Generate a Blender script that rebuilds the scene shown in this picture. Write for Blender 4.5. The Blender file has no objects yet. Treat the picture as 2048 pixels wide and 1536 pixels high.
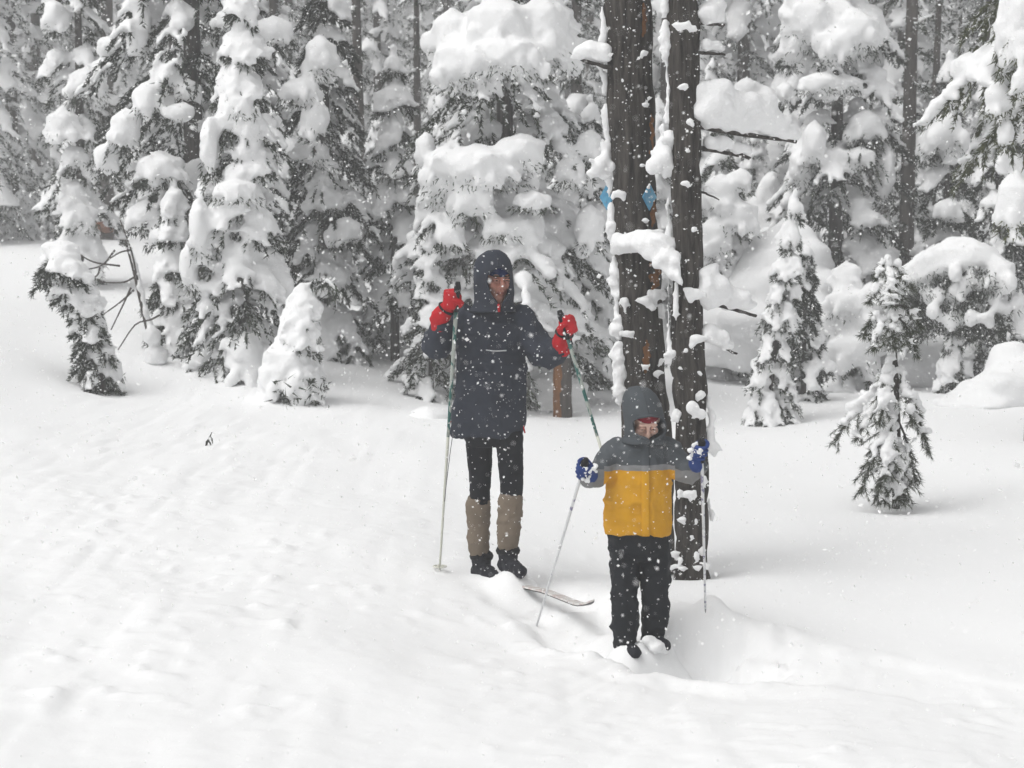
import bpy, bmesh, math, random
import numpy as np
from mathutils import Vector, Matrix

R = math.radians
scene = bpy.context.scene
col = scene.collection

# ------------------------------------------------------------------ camera
F = 3697.8            # focal length in photograph pixels (2048 wide)
CAM_H = 1.85
PITCH = math.atan((768 - 480) / F)
cam_data = bpy.data.cameras.new('camera')
cam_data.lens = 65.0
cam_data.sensor_width = 36.0
cam_data.clip_end = 900.0
cam_data.dof.use_dof = True
cam_data.dof.focus_distance = 10.5
cam_data.dof.aperture_fstop = 4.8
cam = bpy.data.objects.new('camera', cam_data)
col.objects.link(cam)
cam.location = (0, 0, CAM_H)
cam.rotation_euler = (math.pi / 2 - PITCH, 0, 0)
scene.camera = cam

# ------------------------------------------------------------------ sky, sun, exposure
SUN_EL, SUN_AZ = R(58), R(240)      # azimuth measured clockwise from +Y (high, left and behind the camera)
world = bpy.data.worlds.new('World')
scene.world = world
world.use_nodes = True
wn = world.node_tree
wn.nodes.clear()
sky = wn.nodes.new('ShaderNodeTexSky')
sky.sky_type = 'NISHITA'
sky.sun_disc = False
sky.sun_elevation = SUN_EL
sky.sun_rotation = SUN_AZ
sky.air_density = 1.0
sky.dust_density = 8.0
sky.ozone_density = 1.0
hsv = wn.nodes.new('ShaderNodeHueSaturation')      # solid cloud: the sky's light with almost no blue left
hsv.inputs['Saturation'].default_value = 0.05
bg = wn.nodes.new('ShaderNodeBackground')
bg.inputs['Strength'].default_value = 0.115
wo = wn.nodes.new('ShaderNodeOutputWorld')
wn.links.new(sky.outputs[0], hsv.inputs['Color'])
wn.links.new(hsv.outputs[0], bg.inputs['Color'])
wn.links.new(bg.outputs[0], wo.inputs['Surface'])

sun_data = bpy.data.lights.new('sun', 'SUN')
sun_data.energy = 1.35
sun_data.angle = R(60)
sun_data.color = (1.0, 0.985, 0.96)
sun = bpy.data.objects.new('sun', sun_data)
col.objects.link(sun)
sdir = Vector((math.sin(SUN_AZ) * math.cos(SUN_EL), math.cos(SUN_AZ) * math.cos(SUN_EL), math.sin(SUN_EL)))
sun.rotation_euler = sdir.to_track_quat('Z', 'Y').to_euler()
sun.location = (0, 0, 40)

scene.view_settings.view_transform = 'Standard'
scene.view_settings.look = 'None'
scene.view_settings.exposure = -0.28
scene.view_settings.gamma = 1.0
scene.view_settings.use_curve_mapping = False
scene.cycles.use_denoising = True
scene.cycles.use_adaptive_sampling = True
scene.cycles.adaptive_threshold = 0.015
scene.cycles.max_bounces = 6
scene.cycles.diffuse_bounces = 3
scene.cycles.volume_bounces = 1
scene.cycles.transparent_max_bounces = 6

# ------------------------------------------------------------------ helpers
_p, _s = math.cos(PITCH), math.sin(PITCH)

def at(px, py, d):
    """World point seen at photograph pixel (px, py) whose distance along Y is d metres."""
    cx, cy = (px - 1024) / F, (768 - py) / F
    dx, dy, dz = cx, _p + cy * _s, -_s + cy * _p
    t = d / dy
    return np.array((dx * t, d, CAM_H + dz * t))

def ppm(d):
    return F / d

def hash01(ix, iy, iz, seed):
    h = (ix * 374761393 + iy * 668265263 + iz * 2147483647 + seed * 974634533) & 0xFFFFFFFF
    h = ((h ^ (h >> 13)) * 1274126177) & 0xFFFFFFFF
    h = ((h ^ (h >> 16)) * 2246822519) & 0xFFFFFFFF
    return ((h ^ (h >> 15)) & 0xFFFFFF) / float(0xFFFFFF)

def vnoise(p, scale=1.0, seed=0):
    """Smooth value noise in [-1, 1] for an (n, 3) array."""
    q = np.asarray(p, float) * scale
    i = np.floor(q).astype(np.int64)
    f = q - i
    f = f * f * f * (f * (f * 6 - 15) + 10)
    r = 0
    for a in (0, 1):
        wx = f[:, 0] if a else 1 - f[:, 0]
        for b in (0, 1):
            wy = f[:, 1] if b else 1 - f[:, 1]
            for c in (0, 1):
                wz = f[:, 2] if c else 1 - f[:, 2]
                r = r + wx * wy * wz * hash01(i[:, 0] + a, i[:, 1] + b, i[:, 2] + c, seed)
    return r * 2 - 1

def fbm(p, scale, seed, octaves=3):
    s = 0; a = 1.0
    for k in range(octaves):
        s = s + a * vnoise(p, scale * 2 ** k, seed + k * 17)
        a *= 0.5
    return s

def mesh_from(name, v, f, smooth=True):
    """Mesh from vertex array (n,3) and face array (m,3|4) or list of faces."""
    me = bpy.data.meshes.new(name)
    v = np.asarray(v, np.float32)
    if isinstance(f, np.ndarray):
        k = f.shape[1]
        me.vertices.add(len(v)); me.vertices.foreach_set('co', v.ravel())
        me.loops.add(f.size); me.loops.foreach_set('vertex_index', f.astype(np.int32).ravel())
        me.polygons.add(len(f))
        me.polygons.foreach_set('loop_start', np.arange(0, f.size, k, dtype=np.int32))
        me.update(calc_edges=True)
    else:
        me.from_pydata(v.tolist(), [], [list(x) for x in f])
        me.update()
    me.polygons.foreach_set('use_smooth', np.full(len(me.polygons), smooth))
    return me

def origin_of(o):
    p = np.zeros(3)
    while o is not None:
        p += np.array(o.location); o = o.parent
    return p

def link(name, me, mat, parent=None, loc=(0, 0, 0)):
    o = bpy.data.objects.new(name, me)
    if mat is not None and me is not None and len(me.materials) == 0:
        me.materials.append(mat)
    col.objects.link(o)
    o.location = loc
    if parent is not None:
        o.parent = parent
    return o

def part(name, v, f, mat, parent, smooth=True):
    """A child mesh given in world coordinates."""
    return link(name, mesh_from(name, np.asarray(v) - origin_of(parent), f, smooth), mat, parent)

def tag(o, label=None, cat=None, group=None, kind=None):
    if label: o['label'] = label
    if cat: o['category'] = cat
    if group: o['group'] = group
    if kind: o['kind'] = kind
    return o

def thing(name, label, cat, loc, group=None):
    o = bpy.data.objects.new(name, None)
    o.empty_display_size = 0.2
    col.objects.link(o)
    o.location = tuple(loc)
    return tag(o, label, cat, group)

def copy_tree(o, parent=None):
    c = o.copy(); col.objects.link(c); c.parent = parent
    for ch in list(o.children):
        copy_tree(ch, c)
    return c

_bm = bmesh.new(); bmesh.ops.create_icosphere(_bm, subdivisions=2, radius=1.0)
_bm.verts.ensure_lookup_table()
ICO_V = np.array([v.co[:] for v in _bm.verts]); ICO_F = np.array([[v.index for v in f.verts] for f in _bm.faces]); _bm.free()
_bm = bmesh.new(); bmesh.ops.create_icosphere(_bm, subdivisions=1, radius=1.0)
ICO1_V = np.array([v.co[:] for v in _bm.verts]); ICO1_F = np.array([[v.index for v in f.verts] for f in _bm.faces]); _bm.free()

def balls(c, r, coarse=True):
    """Many ellipsoids: centres (n,3), radii (n,3)."""
    bv, bf = (ICO1_V, ICO1_F) if coarse else (ICO_V, ICO_F)
    c = np.asarray(c, float).reshape(-1, 3); r = np.asarray(r, float)
    if r.ndim == 1: r = np.repeat(r[:, None], 3, 1)
    v = (bv[None] * r[:, None, :] + c[:, None, :]).reshape(-1, 3)
    f = (bf[None] + (np.arange(len(c)) * len(bv))[:, None, None]).reshape(-1, 3)
    return v, f

def join(parts):
    vs, fs, n = [], [], 0
    for v, f in parts:
        v = np.asarray(v, float); f = np.asarray(f)
        if f.ndim == 2 and f.shape[1] == 4:
            f = np.concatenate([f[:, [0, 1, 2]], f[:, [0, 2, 3]]])
        vs.append(v); fs.append(f + n); n += len(v)
    return np.concatenate(vs), np.concatenate(fs)

def remesh(v, f, voxel, smooth=4, factor=0.5):
    """Union of closed shapes as one smooth skin; returns (verts, quads)."""
    me = mesh_from('tmp', v, np.asarray(f))
    o = bpy.data.objects.new('tmp', me); col.objects.link(o)
    m = o.modifiers.new('r', 'REMESH'); m.mode = 'VOXEL'; m.voxel_size = voxel; m.adaptivity = 0
    if smooth:
        s = o.modifiers.new('s', 'SMOOTH'); s.factor = factor; s.iterations = smooth
    dg = bpy.context.evaluated_depsgraph_get()
    ev = o.evaluated_get(dg); em = ev.to_mesh()
    n = len(em.vertices)
    V = np.empty(n * 3, np.float32); em.vertices.foreach_get('co', V)
    N = np.empty(n * 3, np.float32); em.vertices.foreach_get('normal', N)
    L = np.empty(len(em.loops), np.int32); em.loops.foreach_get('vertex_index', L)
    ev.to_mesh_clear()
    bpy.data.objects.remove(o); bpy.data.meshes.remove(me)
    return V.reshape(-1, 3).astype(float), L.reshape(-1, 4), N.reshape(-1, 3).astype(float)

def largest(V, Q):
    """Keep only the largest connected piece."""
    lab = np.arange(len(V))
    while True:
        m = lab[Q].min(1); new = lab.copy()
        np.minimum.at(new, Q.ravel(), np.repeat(m, Q.shape[1])); new = new[new]
        if (new == lab).all(): break
        lab = new
    ids, cnt = np.unique(lab, return_counts=True)
    if len(ids) == 1: return V, Q
    keep = lab == ids[cnt.argmax()]
    idx = np.cumsum(keep) - 1
    return V[keep], idx[Q[keep[Q[:, 0]]]]

def snow_skin(c, r, voxel, smooth=3, lump=0.0, lscale=6.0, seed=0, extra=None, one=False):
    parts = [balls(c, r)]
    if extra: parts += extra
    v, f = join(parts)
    V, Q, N = remesh(v, f, voxel, smooth)
    if lump:
        V = V + N * (lump * fbm(V, lscale, seed, 2))[:, None]
    return largest(V, Q) if one else (V, Q)

def tube(pts, rad, seg=8, cap=True, squash=None):
    """Tube along a polyline; rad scalar or list (one per point) or list of (rx, ry)."""
    pts = np.asarray(pts, float); n = len(pts)
    rad = np.asarray(rad, float)
    if rad.ndim == 0: rad = np.full(n, float(rad))
    if rad.ndim == 1: rad = np.stack([rad, rad], 1)
    tan = np.gradient(pts, axis=0); tan /= np.linalg.norm(tan, axis=1)[:, None] + 1e-9
    ref = np.array((0.0, 1.0, 0.0)) if abs(tan[:, 1]).max() < 0.92 else np.array((1.0, 0.0, 0.0))
    a = np.cross(np.cross(tan, ref), tan) * -1.0
    a = np.cross(tan, np.cross(ref[None], tan)); a /= np.linalg.norm(a, axis=1)[:, None] + 1e-9
    b = np.cross(tan, a)
    th = np.linspace(0, 2 * math.pi, seg, endpoint=False)
    # b (x-like) gets rad[:,0], a (depth) gets rad[:,1]
    v = pts[:, None] + b[:, None] * (np.cos(th)[None, :, None] * rad[:, 0][:, None, None]) + a[:, None] * (np.sin(th)[None, :, None] * rad[:, 1][:, None, None])
    v = v.reshape(-1, 3)
    f = []
    for i in range(n - 1):
        for j in range(seg):
            k = (j + 1) % seg
            f.append((i * seg + j, (i + 1) * seg + j, (i + 1) * seg + k)); f.append((i * seg + j, (i + 1) * seg + k, i * seg + k))
    if cap:
        v = np.concatenate([v, pts[:1], pts[-1:]]); c0, c1 = n * seg, n * seg + 1
        for j in range(seg):
            k = (j + 1) % seg
            f.append((c0, j, k)); f.append((c1, (n - 1) * seg + k, (n - 1) * seg + j))
    return v, np.array(f)

def spline(pts, n):
    """Catmull-Rom resampling."""
    P = np.asarray(pts, float)
    P = np.concatenate([[2 * P[0] - P[1]], P, [2 * P[-1] - P[-2]]])
    m = len(P) - 3; out = []
    for u in np.linspace(0, m - 1e-9, n):
        i = int(u); t = u - i
        p0, p1, p2, p3 = P[i:i + 4]
        out.append(0.5 * (2 * p1 + (p2 - p0) * t + (2 * p0 - 5 * p1 + 4 * p2 - p3) * t * t + (3 * p1 - p0 - 3 * p2 + p3) * t ** 3))
    return np.array(out)

# ------------------------------------------------------------------ materials
def new_mat(name, color, rough=0.8, spec=0.3):
    m = bpy.data.materials.new(name); m.use_nodes = True
    b = m.node_tree.nodes['Principled BSDF']
    b.inputs['Base Color'].default_value = (*color, 1)
    b.inputs['Roughness'].default_value = rough
    b.inputs['Specular IOR Level'].default_value = spec
    return m, m.node_tree, b

def noise_node(nt, scale, detail=3, rough=0.55, vec=None):
    n = nt.nodes.new('ShaderNodeTexNoise')
    n.inputs['Scale'].default_value = scale; n.inputs['Detail'].default_value = detail; n.inputs['Roughness'].default_value = rough
    if vec is not None: nt.links.new(vec, n.inputs['Vector'])
    return n

def coords(nt, scale=(1, 1, 1)):
    tc = nt.nodes.new('ShaderNodeTexCoord'); mp = nt.nodes.new('ShaderNodeMapping')
    mp.inputs['Scale'].default_value = scale
    nt.links.new(tc.outputs['Object'], mp.inputs['Vector'])
    return mp.outputs['Vector']

def ramp(nt, fac, stops):
    r = nt.nodes.new('ShaderNodeValToRGB')
    nt.links.new(fac, r.inputs['Fac'])
    while len(r.color_ramp.elements) < len(stops): r.color_ramp.elements.new(0.5)
    for e, (p, c) in zip(r.color_ramp.elements, stops):
        e.position = p; e.color = (*c, 1)
    return r

def add_bump(nt, b, height, strength, dist):
    bp = nt.nodes.new('ShaderNodeBump'); bp.inputs['Strength'].default_value = strength; bp.inputs['Distance'].default_value = dist
    nt.links.new(height, bp.inputs['Height']); nt.links.new(bp.outputs['Normal'], b.inputs['Normal'])
    return bp

def snow_mat(name, s1, s2, st):
    m, nt, b = new_mat(name, (0.88, 0.885, 0.89), 0.9, 0.12)
    v = coords(nt)
    n1 = noise_node(nt, s1, 4, 0.6, v); n2 = noise_node(nt, s2, 3, 0.6, v)
    add = nt.nodes.new('ShaderNodeMath'); add.operation = 'ADD'
    nt.links.new(n1.outputs['Fac'], add.inputs[0]); nt.links.new(n2.outputs['Fac'], add.inputs[1])
    add_bump(nt, b, add.outputs[0], st, 0.02)
    return m

M = {}
M['snow'] = snow_mat('snow_ground', 2.0, 20.0, 0.10)
M['tree_snow'] = snow_mat('snow_on_branches', 22.0, 90.0, 0.35)
M['flake'], _nt, _b = new_mat('snowflake', (1.0, 1.0, 1.0), 0.9, 0.1)     # thin crystals: light passes through
_tr = _nt.nodes.new('ShaderNodeBsdfTranslucent'); _tr.inputs['Color'].default_value = (1.0, 1.0, 1.0, 1)
_mx = _nt.nodes.new('ShaderNodeMixShader'); _mx.inputs[0].default_value = 0.5
_nt.links.new(_b.outputs[0], _mx.inputs[1]); _nt.links.new(_tr.outputs[0], _mx.inputs[2]); _nt.links.new(_mx.outputs[0], _nt.nodes['Material Output'].inputs['Surface'])

def foliage_mat(name, dark, light, frost):
    m, nt, b = new_mat(name, dark, 0.75, 0.15)
    g = nt.nodes.new('ShaderNodeNewGeometry')
    r = ramp(nt, g.outputs['Random Per Island'], [(0.0, dark), (1 - frost - 0.02, light), (1 - frost + 0.02, (0.55, 0.56, 0.57)), (1.0, (0.82, 0.83, 0.84))])
    nt.links.new(r.outputs['Color'], b.inputs['Base Color'])
    return m
M['needles'] = foliage_mat('fir_needles', (0.018, 0.024, 0.017), (0.046, 0.058, 0.036), 0.16)
M['needles_dark'] = foliage_mat('fir_needles_dark', (0.016, 0.020, 0.016), (0.038, 0.048, 0.033), 0.09)
M['needles_green'] = foliage_mat('pine_needles', (0.045, 0.055, 0.026), (0.095, 0.105, 0.048), 0.10)
M['needles_pine'] = foliage_mat('grey_green_pine_needles', (0.034, 0.042, 0.028), (0.080, 0.092, 0.056), 0.14)
M['needles_frost'] = foliage_mat('frosted_needles', (0.045, 0.052, 0.045), (0.085, 0.095, 0.08), 0.42)

def bark_mat(name, c1, c2, c3=None, sc=1.0):
    m, nt, b = new_mat(name, c1, 0.9, 0.2)
    v = coords(nt, (14 * sc, 14 * sc, 1.6 * sc))
    n = noise_node(nt, 2.2, 6, 0.65, v)
    st = [(0.30, c1), (0.62, c2)] + ([(0.74, c2), (0.80, c3)] if c3 else [])
    r = ramp(nt, n.outputs['Fac'], st)
    nt.links.new(r.outputs['Color'], b.inputs['Base Color'])
    add_bump(nt, b, n.outputs['Fac'], 0.8, 0.03)
    return m
M['bark'] = bark_mat('grey_bark', (0.011, 0.010, 0.0095), (0.078, 0.070, 0.063))
M['bark_far'] = bark_mat('far_bark', (0.03, 0.027, 0.025), (0.09, 0.08, 0.072), None, 0.5)
M['wood_red'] = bark_mat('split_red_wood', (0.16, 0.060, 0.028), (0.26, 0.10, 0.045))
M['wood_orange'] = bark_mat('bare_orange_wood', (0.10, 0.040, 0.014), (0.23, 0.105, 0.04))
HAZE = 0.0055
# ------------------------------------------------------------------ ground
CTRL = [(1380,1140,10.6),(1240,1140,10.9),(1790,1005,13.2),(1520,835,18.5),(1700,772,21.5),(1400,900,16.3),(1900,905,15.5),
        (2040,800,19.5),(2048,1200,9.9),(1000,1165,10.0),(1900,1100,11.3),(1650,1150,10.6),
        (1380,1222,9.15),(1600,1260,9.2),(1320,1320,8.5),(1100,1285,9.0),(1500,1372,8.3),(2048,1390,8.3),
        (1024,1536,6.9),(0,1536,6.7),(2048,1536,7.0),(600,1300,8.4),(200,1300,8.3),(1600,1480,7.3),
        (0,1100,10.0),(400,1000,11.5),(800,1100,10.4),(200,778,17.0),(450,760,17.6),(640,748,18.2),(830,797,18.5),
        (0,700,17.0),(0,900,12.6),(0,500,28.0),(230,482,29.0),(100,600,22.0),(600,900,13.6),(760,850,15.6),(1000,860,15.8),
        (960,806,19.0),(1150,806,19.3),(1250,980,13.0),(900,1000,12.2),(-500,900,12.0),(-700,560,24.0),(2600,1000,12.8),(2700,800,19.5)]
_cp = np.array([at(*c) for c in CTRL] + [(-8, 3, .45), (8, 3, -.2), (0, 0, .15), (0, -12, .2), (-18, 38, 2.3), (-7, 40, 1.5), (0, 36, .9), (9, 36, 1.0), (18, 40, 1.4),
               (-30, 10, 2.2), (30, 14, .5), (-60, 70, 4), (0, 80, 3.2), (60, 70, 3.5), (-60, -20, 1), (60, -20, 0)])

def _tps(r2):
    return 0.5 * r2 * np.log(r2 + 1e-9)
_n = len(_cp)
_K = _tps(((_cp[:, None, :2] - _cp[None, :, :2]) ** 2).sum(2)) + np.eye(_n) * 0.02
_P = np.c_[np.ones(_n), _cp[:, :2]]
_A = np.block([[_K, _P], [_P.T, np.zeros((3, 3))]])
_W = np.linalg.solve(_A, np.r_[_cp[:, 2], 0, 0, 0])

TRENCH = spline([(-1.6, 12.4), (-0.7, 11.2), (-0.07, 10.02), (0.18, 9.62), (0.44, 9.22), (0.66, 8.92), (1.0, 8.80), (1.5, 8.62), (2.4, 8.25), (3.6, 7.7)], 90)
TDEPTH = np.interp(np.arange(90), [0, 15, 20, 28, 38, 46, 50, 54, 58, 62, 67, 89], [0.0, 0.0, 0.01, 0.04, 0.10, 0.12, 0.13, 0.29, 0.31, 0.12, 0.03, 0.0])

FEET = [tuple(at(*q) + np.array((dx, dy, dz))) for q, dx, dy, dz in (((963, 1158, 10.10), .03, -.05, .035), ((1016, 1147, 9.97), .03, -.05, .03), ((1252, 1282, 8.89), .01, -.04, -.005), ((1304, 1268, 8.96), .02, -.04, -.01))]
TSTEP = np.interp(np.arange(90), [0, 20, 30, 40, 48, 54, 58, 63, 70, 89], [0.0, 0.0, 0.04, 0.06, 0.05, 0.13, 0.13, 0.07, 0.02, 0.0])

def ground_z(x, y):
    x = np.atleast_1d(np.asarray(x, float)); y = np.atleast_1d(np.asarray(y, float))
    s = np.minimum(1.0, 75.0 / np.maximum(np.hypot(x, y), 1e-6))
    qx, qy = x * s, y * s
    z = np.empty_like(x)
    for a in range(0, len(x), 20000):
        b = slice(a, a + 20000)
        r2 = (qx[b, None] - _cp[None, :, 0]) ** 2 + (qy[b, None] - _cp[None, :, 1]) ** 2
        z[b] = _tps(r2) @ _W[:_n] + _W[_n] + _W[_n + 1] * qx[b] + _W[_n + 2] * qy[b]
    near = (np.abs(x) < 12) & (y > 2) & (y < 30)
    p = np.stack([x, y, np.zeros_like(x)], 1)
    amp = np.where(near, 1.0, 0.0)
    rough = 1 / (1 + np.exp((x + 0.3 + (y - 10) * 0.10) * 1.6))       # trampled, ploughed snow on the left bank
    front = 1 / (1 + np.exp((y - 8.6) * 3.0))
    soft = 0.018 * vnoise(p, 0.7, 5) + 0.010 * vnoise(p, 1.9, 6)
    pl = p * np.array((1, .27, 1))
    lump = 0.012 * vnoise(pl, 1.1, 7) + 0.014 * vnoise(pl, 3.0, 8) + 0.015 * np.abs(vnoise(pl, 6.3, 9)) + 0.008 * np.maximum(0, vnoise(p, 16.0, 11))
    crumbs = 0.045 * np.maximum(0, vnoise(p, 11.0, 10) - 0.35) * np.maximum(0, vnoise(p, 1.7, 12) + .3)
    z = z + amp * (soft + (lump + crumbs) * np.maximum(rough, front * 0.85))
    # ski track
    m = near & (np.abs(x) < 5) & (y < 13)
    if m.any():
        xm, ym = x[m], y[m]
        d2 = (xm[:, None] - TRENCH[None, :, 0]) ** 2 + (ym[:, None] - TRENCH[None, :, 1]) ** 2
        k = d2.argmin(1); d = np.sqrt(d2[np.arange(len(k)), k]); dep = TDEPTH[k]
        pm = p[m]
        w = 0.23 + 0.06 * vnoise(pm, 3.0, 21) + 0.05 * vnoise(pm, 8.0, 27) + 0.010 * vnoise(pm, 19.0, 28)
        prof = 1 / (1 + np.exp((d - w) / 0.022))
        berm = np.exp(-((d - w - 0.13) / 0.10) ** 2)
        z[m] += -dep * prof * (1 - 0.25 * vnoise(pm, 6.0, 22)) + dep * 0.15 * berm * (1 + 1.0 * vnoise(pm, 7, 23)) + 0.022 * berm * np.maximum(0, vnoise(pm, 14, 25)) * (dep > .05) + (dep > .04) * prof * (0.030 * vnoise(pm, 8, 24) + 0.016 * vnoise(pm, 19, 29))
        # the bank on the near side of the track is trodden lower
        nearside = 1 / (1 + np.exp((ym - TRENCH[k, 1]) / 0.05))
        z[m] -= TSTEP[k] * nearside * np.exp(-np.maximum(0, d - 0.25) / 0.9) * (1 + .3 * vnoise(pm, 4.0, 26))
    for (fx, fy, fz) in FEET:                                  # snow packed round the boots
        w_ = np.exp(-(((x - fx) ** 2 + (y - fy) ** 2) / .12 ** 2) ** 1.5)
        z = z * (1 - w_) + fz * w_
    # wells round the trunks and the small trees
    for (wx, wy, wr, wd) in ((1.02, 10.62, .34, .05), (2.735, 13.2, .62, .03), (2.46, 18.5, .6, .08), (-3.8, 17.0, .5, .05), (0.66, 10.9, .3, .04)):
        z -= wd * np.exp(-((x - wx) ** 2 + (y - wy) ** 2) / wr ** 2)
    return z

def gz(x, y):
    return float(ground_z([x], [y])[0])

def axis(core0, core1, step, lo, hi, grow=1.18):
    a = list(np.arange(core0, core1 + 1e-6, step))
    s = step
    while a[-1] < hi: s = min(s * grow, 25); a.append(a[-1] + s)
    s = step
    while a[0] > lo: s = min(s * grow, 25); a.insert(0, a[0] - s)
    return np.array(a)
_gx = axis(-3.1, 3.2, 0.029, -420, 420, 1.075)
_gy = axis(6.2, 12.0, 0.029, -260, 520, 1.075)
_X, _Y = np.meshgrid(_gx, _gy)
_Z = ground_z(_X.ravel(), _Y.ravel())
_nx, _ny = len(_gx), len(_gy)
_i = np.arange(_nx * _ny).reshape(_ny, _nx)
_f = np.stack([_i[:-1, :-1], _i[:-1, 1:], _i[1:, 1:], _i[1:, :-1]], -1).reshape(-1, 4)
ground = link('snow_ground', mesh_from('snow_ground', np.stack([_X.ravel(), _Y.ravel(), _Z], 1), _f), M['snow'])
tag(ground, 'deep white snow covering the clearing with a ski track', 'snow', kind='structure')
# ------------------------------------------------------------------ conifers
def trunk_mesh(path, r0, r1, seg=9, rough=0.06, seed=0, n=24):
    P = spline(path, n)
    rad = np.linspace(r0, r1, n)
    v, f = tube(P, rad, seg)
    return v, f

def blades(P, D, L, W, rng):
    """Needle-tuft triangles at points P along directions D."""
    n = len(P)
    D = D / (np.linalg.norm(D, axis=1)[:, None] + 1e-9)
    rnd = rng.normal(size=(n, 3)); S = np.cross(D, rnd); S /= np.linalg.norm(S, axis=1)[:, None] + 1e-9
    v = np.stack([P - S * W[:, None], P + S * W[:, None], P + D * L[:, None]], 1).reshape(-1, 3)
    return v, np.arange(n * 3).reshape(-1, 3)

def grow(rng, H, Rad, cb=0.05, nb=60, prof=None, droop=0.55, elev=0.15, snow=1.0, spr=8, bl=30, blen=0.10, bw=0.010,
         skip=0.12, lean=(0, 0), trunk_r=None, curve=0.0, zmax=None, hang=0.55, fatness=1.0, axis_path=None, tiers=0):
    """Local-space pieces of one snow laden conifer: trunk, needle blades, snow balls."""
    prof = prof or (lambda u: (1 - u) ** 0.75 + 0.05)
    trunk_r = trunk_r or H * 0.013 + 0.02
    if axis_path is None:
        axis_path = [(0, 0, -0.25), (lean[0] * .3 + curve, lean[1] * .3, H * .33), (lean[0] * .65 + curve * .6, lean[1] * .65, H * .67), (lean[0], lean[1], H)]
    A = spline(axis_path, 40)
    tz = np.linspace(0, 1, 40)
    tv, tf = tube(A, trunk_r * (1 - 0.88 * tz), 9)
    BP, BD, BL = [], [], []
    SC, SR = [], []
    az0 = rng.uniform(0, 6.28); tj = rng.uniform(-.5, .5, 64); tl = rng.uniform(.75, 1.35, 64)
    for i in range(nb):
        u = (i + rng.uniform(0, 1)) / nb
        if tiers:                                             # whorls: boughs gather in layers with dark gaps between
            q_ = u * tiers; k_ = math.floor(q_); u = (k_ + .5 + (q_ - k_ - .5) * .38 + tj[k_ % 64] * .25) / tiers
        u = cb + (1 - cb) * u
        if zmax is not None and u * H > zmax: continue
        o = np.array([np.interp(u, tz, A[:, k]) for k in range(3)])
        az = az0 + i * 2.39996 + rng.normal() * 0.25
        Lb = Rad * prof((u - cb) / (1 - cb)) * rng.uniform(0.72, 1.15)
        d = np.array((math.cos(az), math.sin(az), 0)); sd = np.array((-d[1], d[0], 0))
        dr = droop * rng.uniform(0.6, 1.4); el = elev + rng.normal() * 0.08
        def pt(t): return o + d * (Lb * t * (1 - 0.12 * t * dr)) + np.array((0, 0, 1.0)) * (Lb * (el * t - dr * t * t))
        has = rng.uniform() > skip
        load = snow * rng.uniform(0.7, 1.25) * (tl[k_ % 64] if tiers else 1)
        # pillow along the branch axis
        if has:
            for t in (0.28, 0.45, 0.62, 0.78, 0.92):
                if rng.uniform() < 0.25: continue
                rr = load * fatness * ((0.055 if tiers else .045) + (0.15 if tiers else .135) * Lb * math.sin(math.pi * min(1, 0.18 + t * 0.82)) ** 0.8) * rng.uniform(0.8, 1.15)
                c = pt(t) + np.array((0, 0, rr * 0.45)) + rng.normal(size=3) * 0.02
                SC.append(c); SR.append((rr, rr, rr * rng.uniform(0.6, 0.8)))
        for j in range(spr):
            t = 0.22 + 0.78 * (j + rng.uniform(0, .9)) / spr
            side = 1 if j % 2 else -1
            q0 = pt(t)
            ang = side * rng.uniform(0.55, 1.05) if j < spr - 1 else 0.0
            dd = d * math.cos(ang) + sd * math.sin(ang)
            ls = Lb * rng.uniform(0.26, 0.48) * (1.15 - 0.65 * t) + 0.05
            sdr = droop * rng.uniform(0.4, 1.2) + 0.15
            def q(s): return q0 + dd * ls * s + np.array((0, 0, -1.0)) * (ls * sdr * s * s + 0.12 * ls * s)
            m = max(4, int(2.0 * bl * (0.5 + ls / (0.4 * Rad + 0.05))))
            s = rng.uniform(0, 1, m)
            P = q0[None] + dd[None] * (ls * s)[:, None]; P[:, 2] -= ls * sdr * s * s + 0.12 * ls * s + rng.uniform(0, 0.07, m)
            D = dd[None] * 0.75 + rng.normal(size=(m, 3)) * 0.45 + np.array((0, 0, -hang))
            BP.append(P); BD.append(D); BL.append(blen * 0.56 * rng.uniform(0.6, 1.3, m))
            if has and rng.uniform() < 0.88:
                k = 5
                lt = np.array((-dd[1], dd[0], 0.0))
                for s_ in np.linspace(0.12, rng.uniform(0.7, 0.98), k):
                    rr = load * (0.022 + 0.135 * ls * (1 - 0.45 * s_)) * rng.uniform(0.7, 1.25)
                    rr = min(rr, 0.13 * max(1, snow))
                    c = q(s_) + np.array((0, 0, rr * 0.55))
                    SC.append(c); SR.append((rr, rr, rr * 0.85))
                    if rng.uniform() < (0.4 if tiers else 0.6):
                        rt = rr * rng.uniform(0.45, 0.75); sgn = 1 if rng.uniform() < .5 else -1; off = rr * rng.uniform(0.9, 1.5)
                        for e in (1.0, 1.7):
                            SC.append(c + lt * sgn * off * e + dd * off * .5 * e - np.array((0, 0, rr * .35 * e))); SR.append((rt / e ** .4, rt / e ** .4, rt * .85))
    # leader cap
    for k in range(5):
        p = A[-1 - 2 * k]; rr = snow * (0.035 + 0.012 * k) * (H ** 0.3)
        SC.append(p + np.array((0, 0, .02))); SR.append((rr, rr, rr * 1.3))
    P = np.concatenate(BP); D = np.concatenate(BD); L = np.concatenate(BL)
    bv, bf = blades(P, D, L, np.full(len(L), bw * .84) * rng.uniform(0.7, 1.3, len(L)), rng)
    return dict(trunk=(tv, tf), blades=[(bv, bf)], C=np.array(SC), Rr=np.array(SR))

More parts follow.
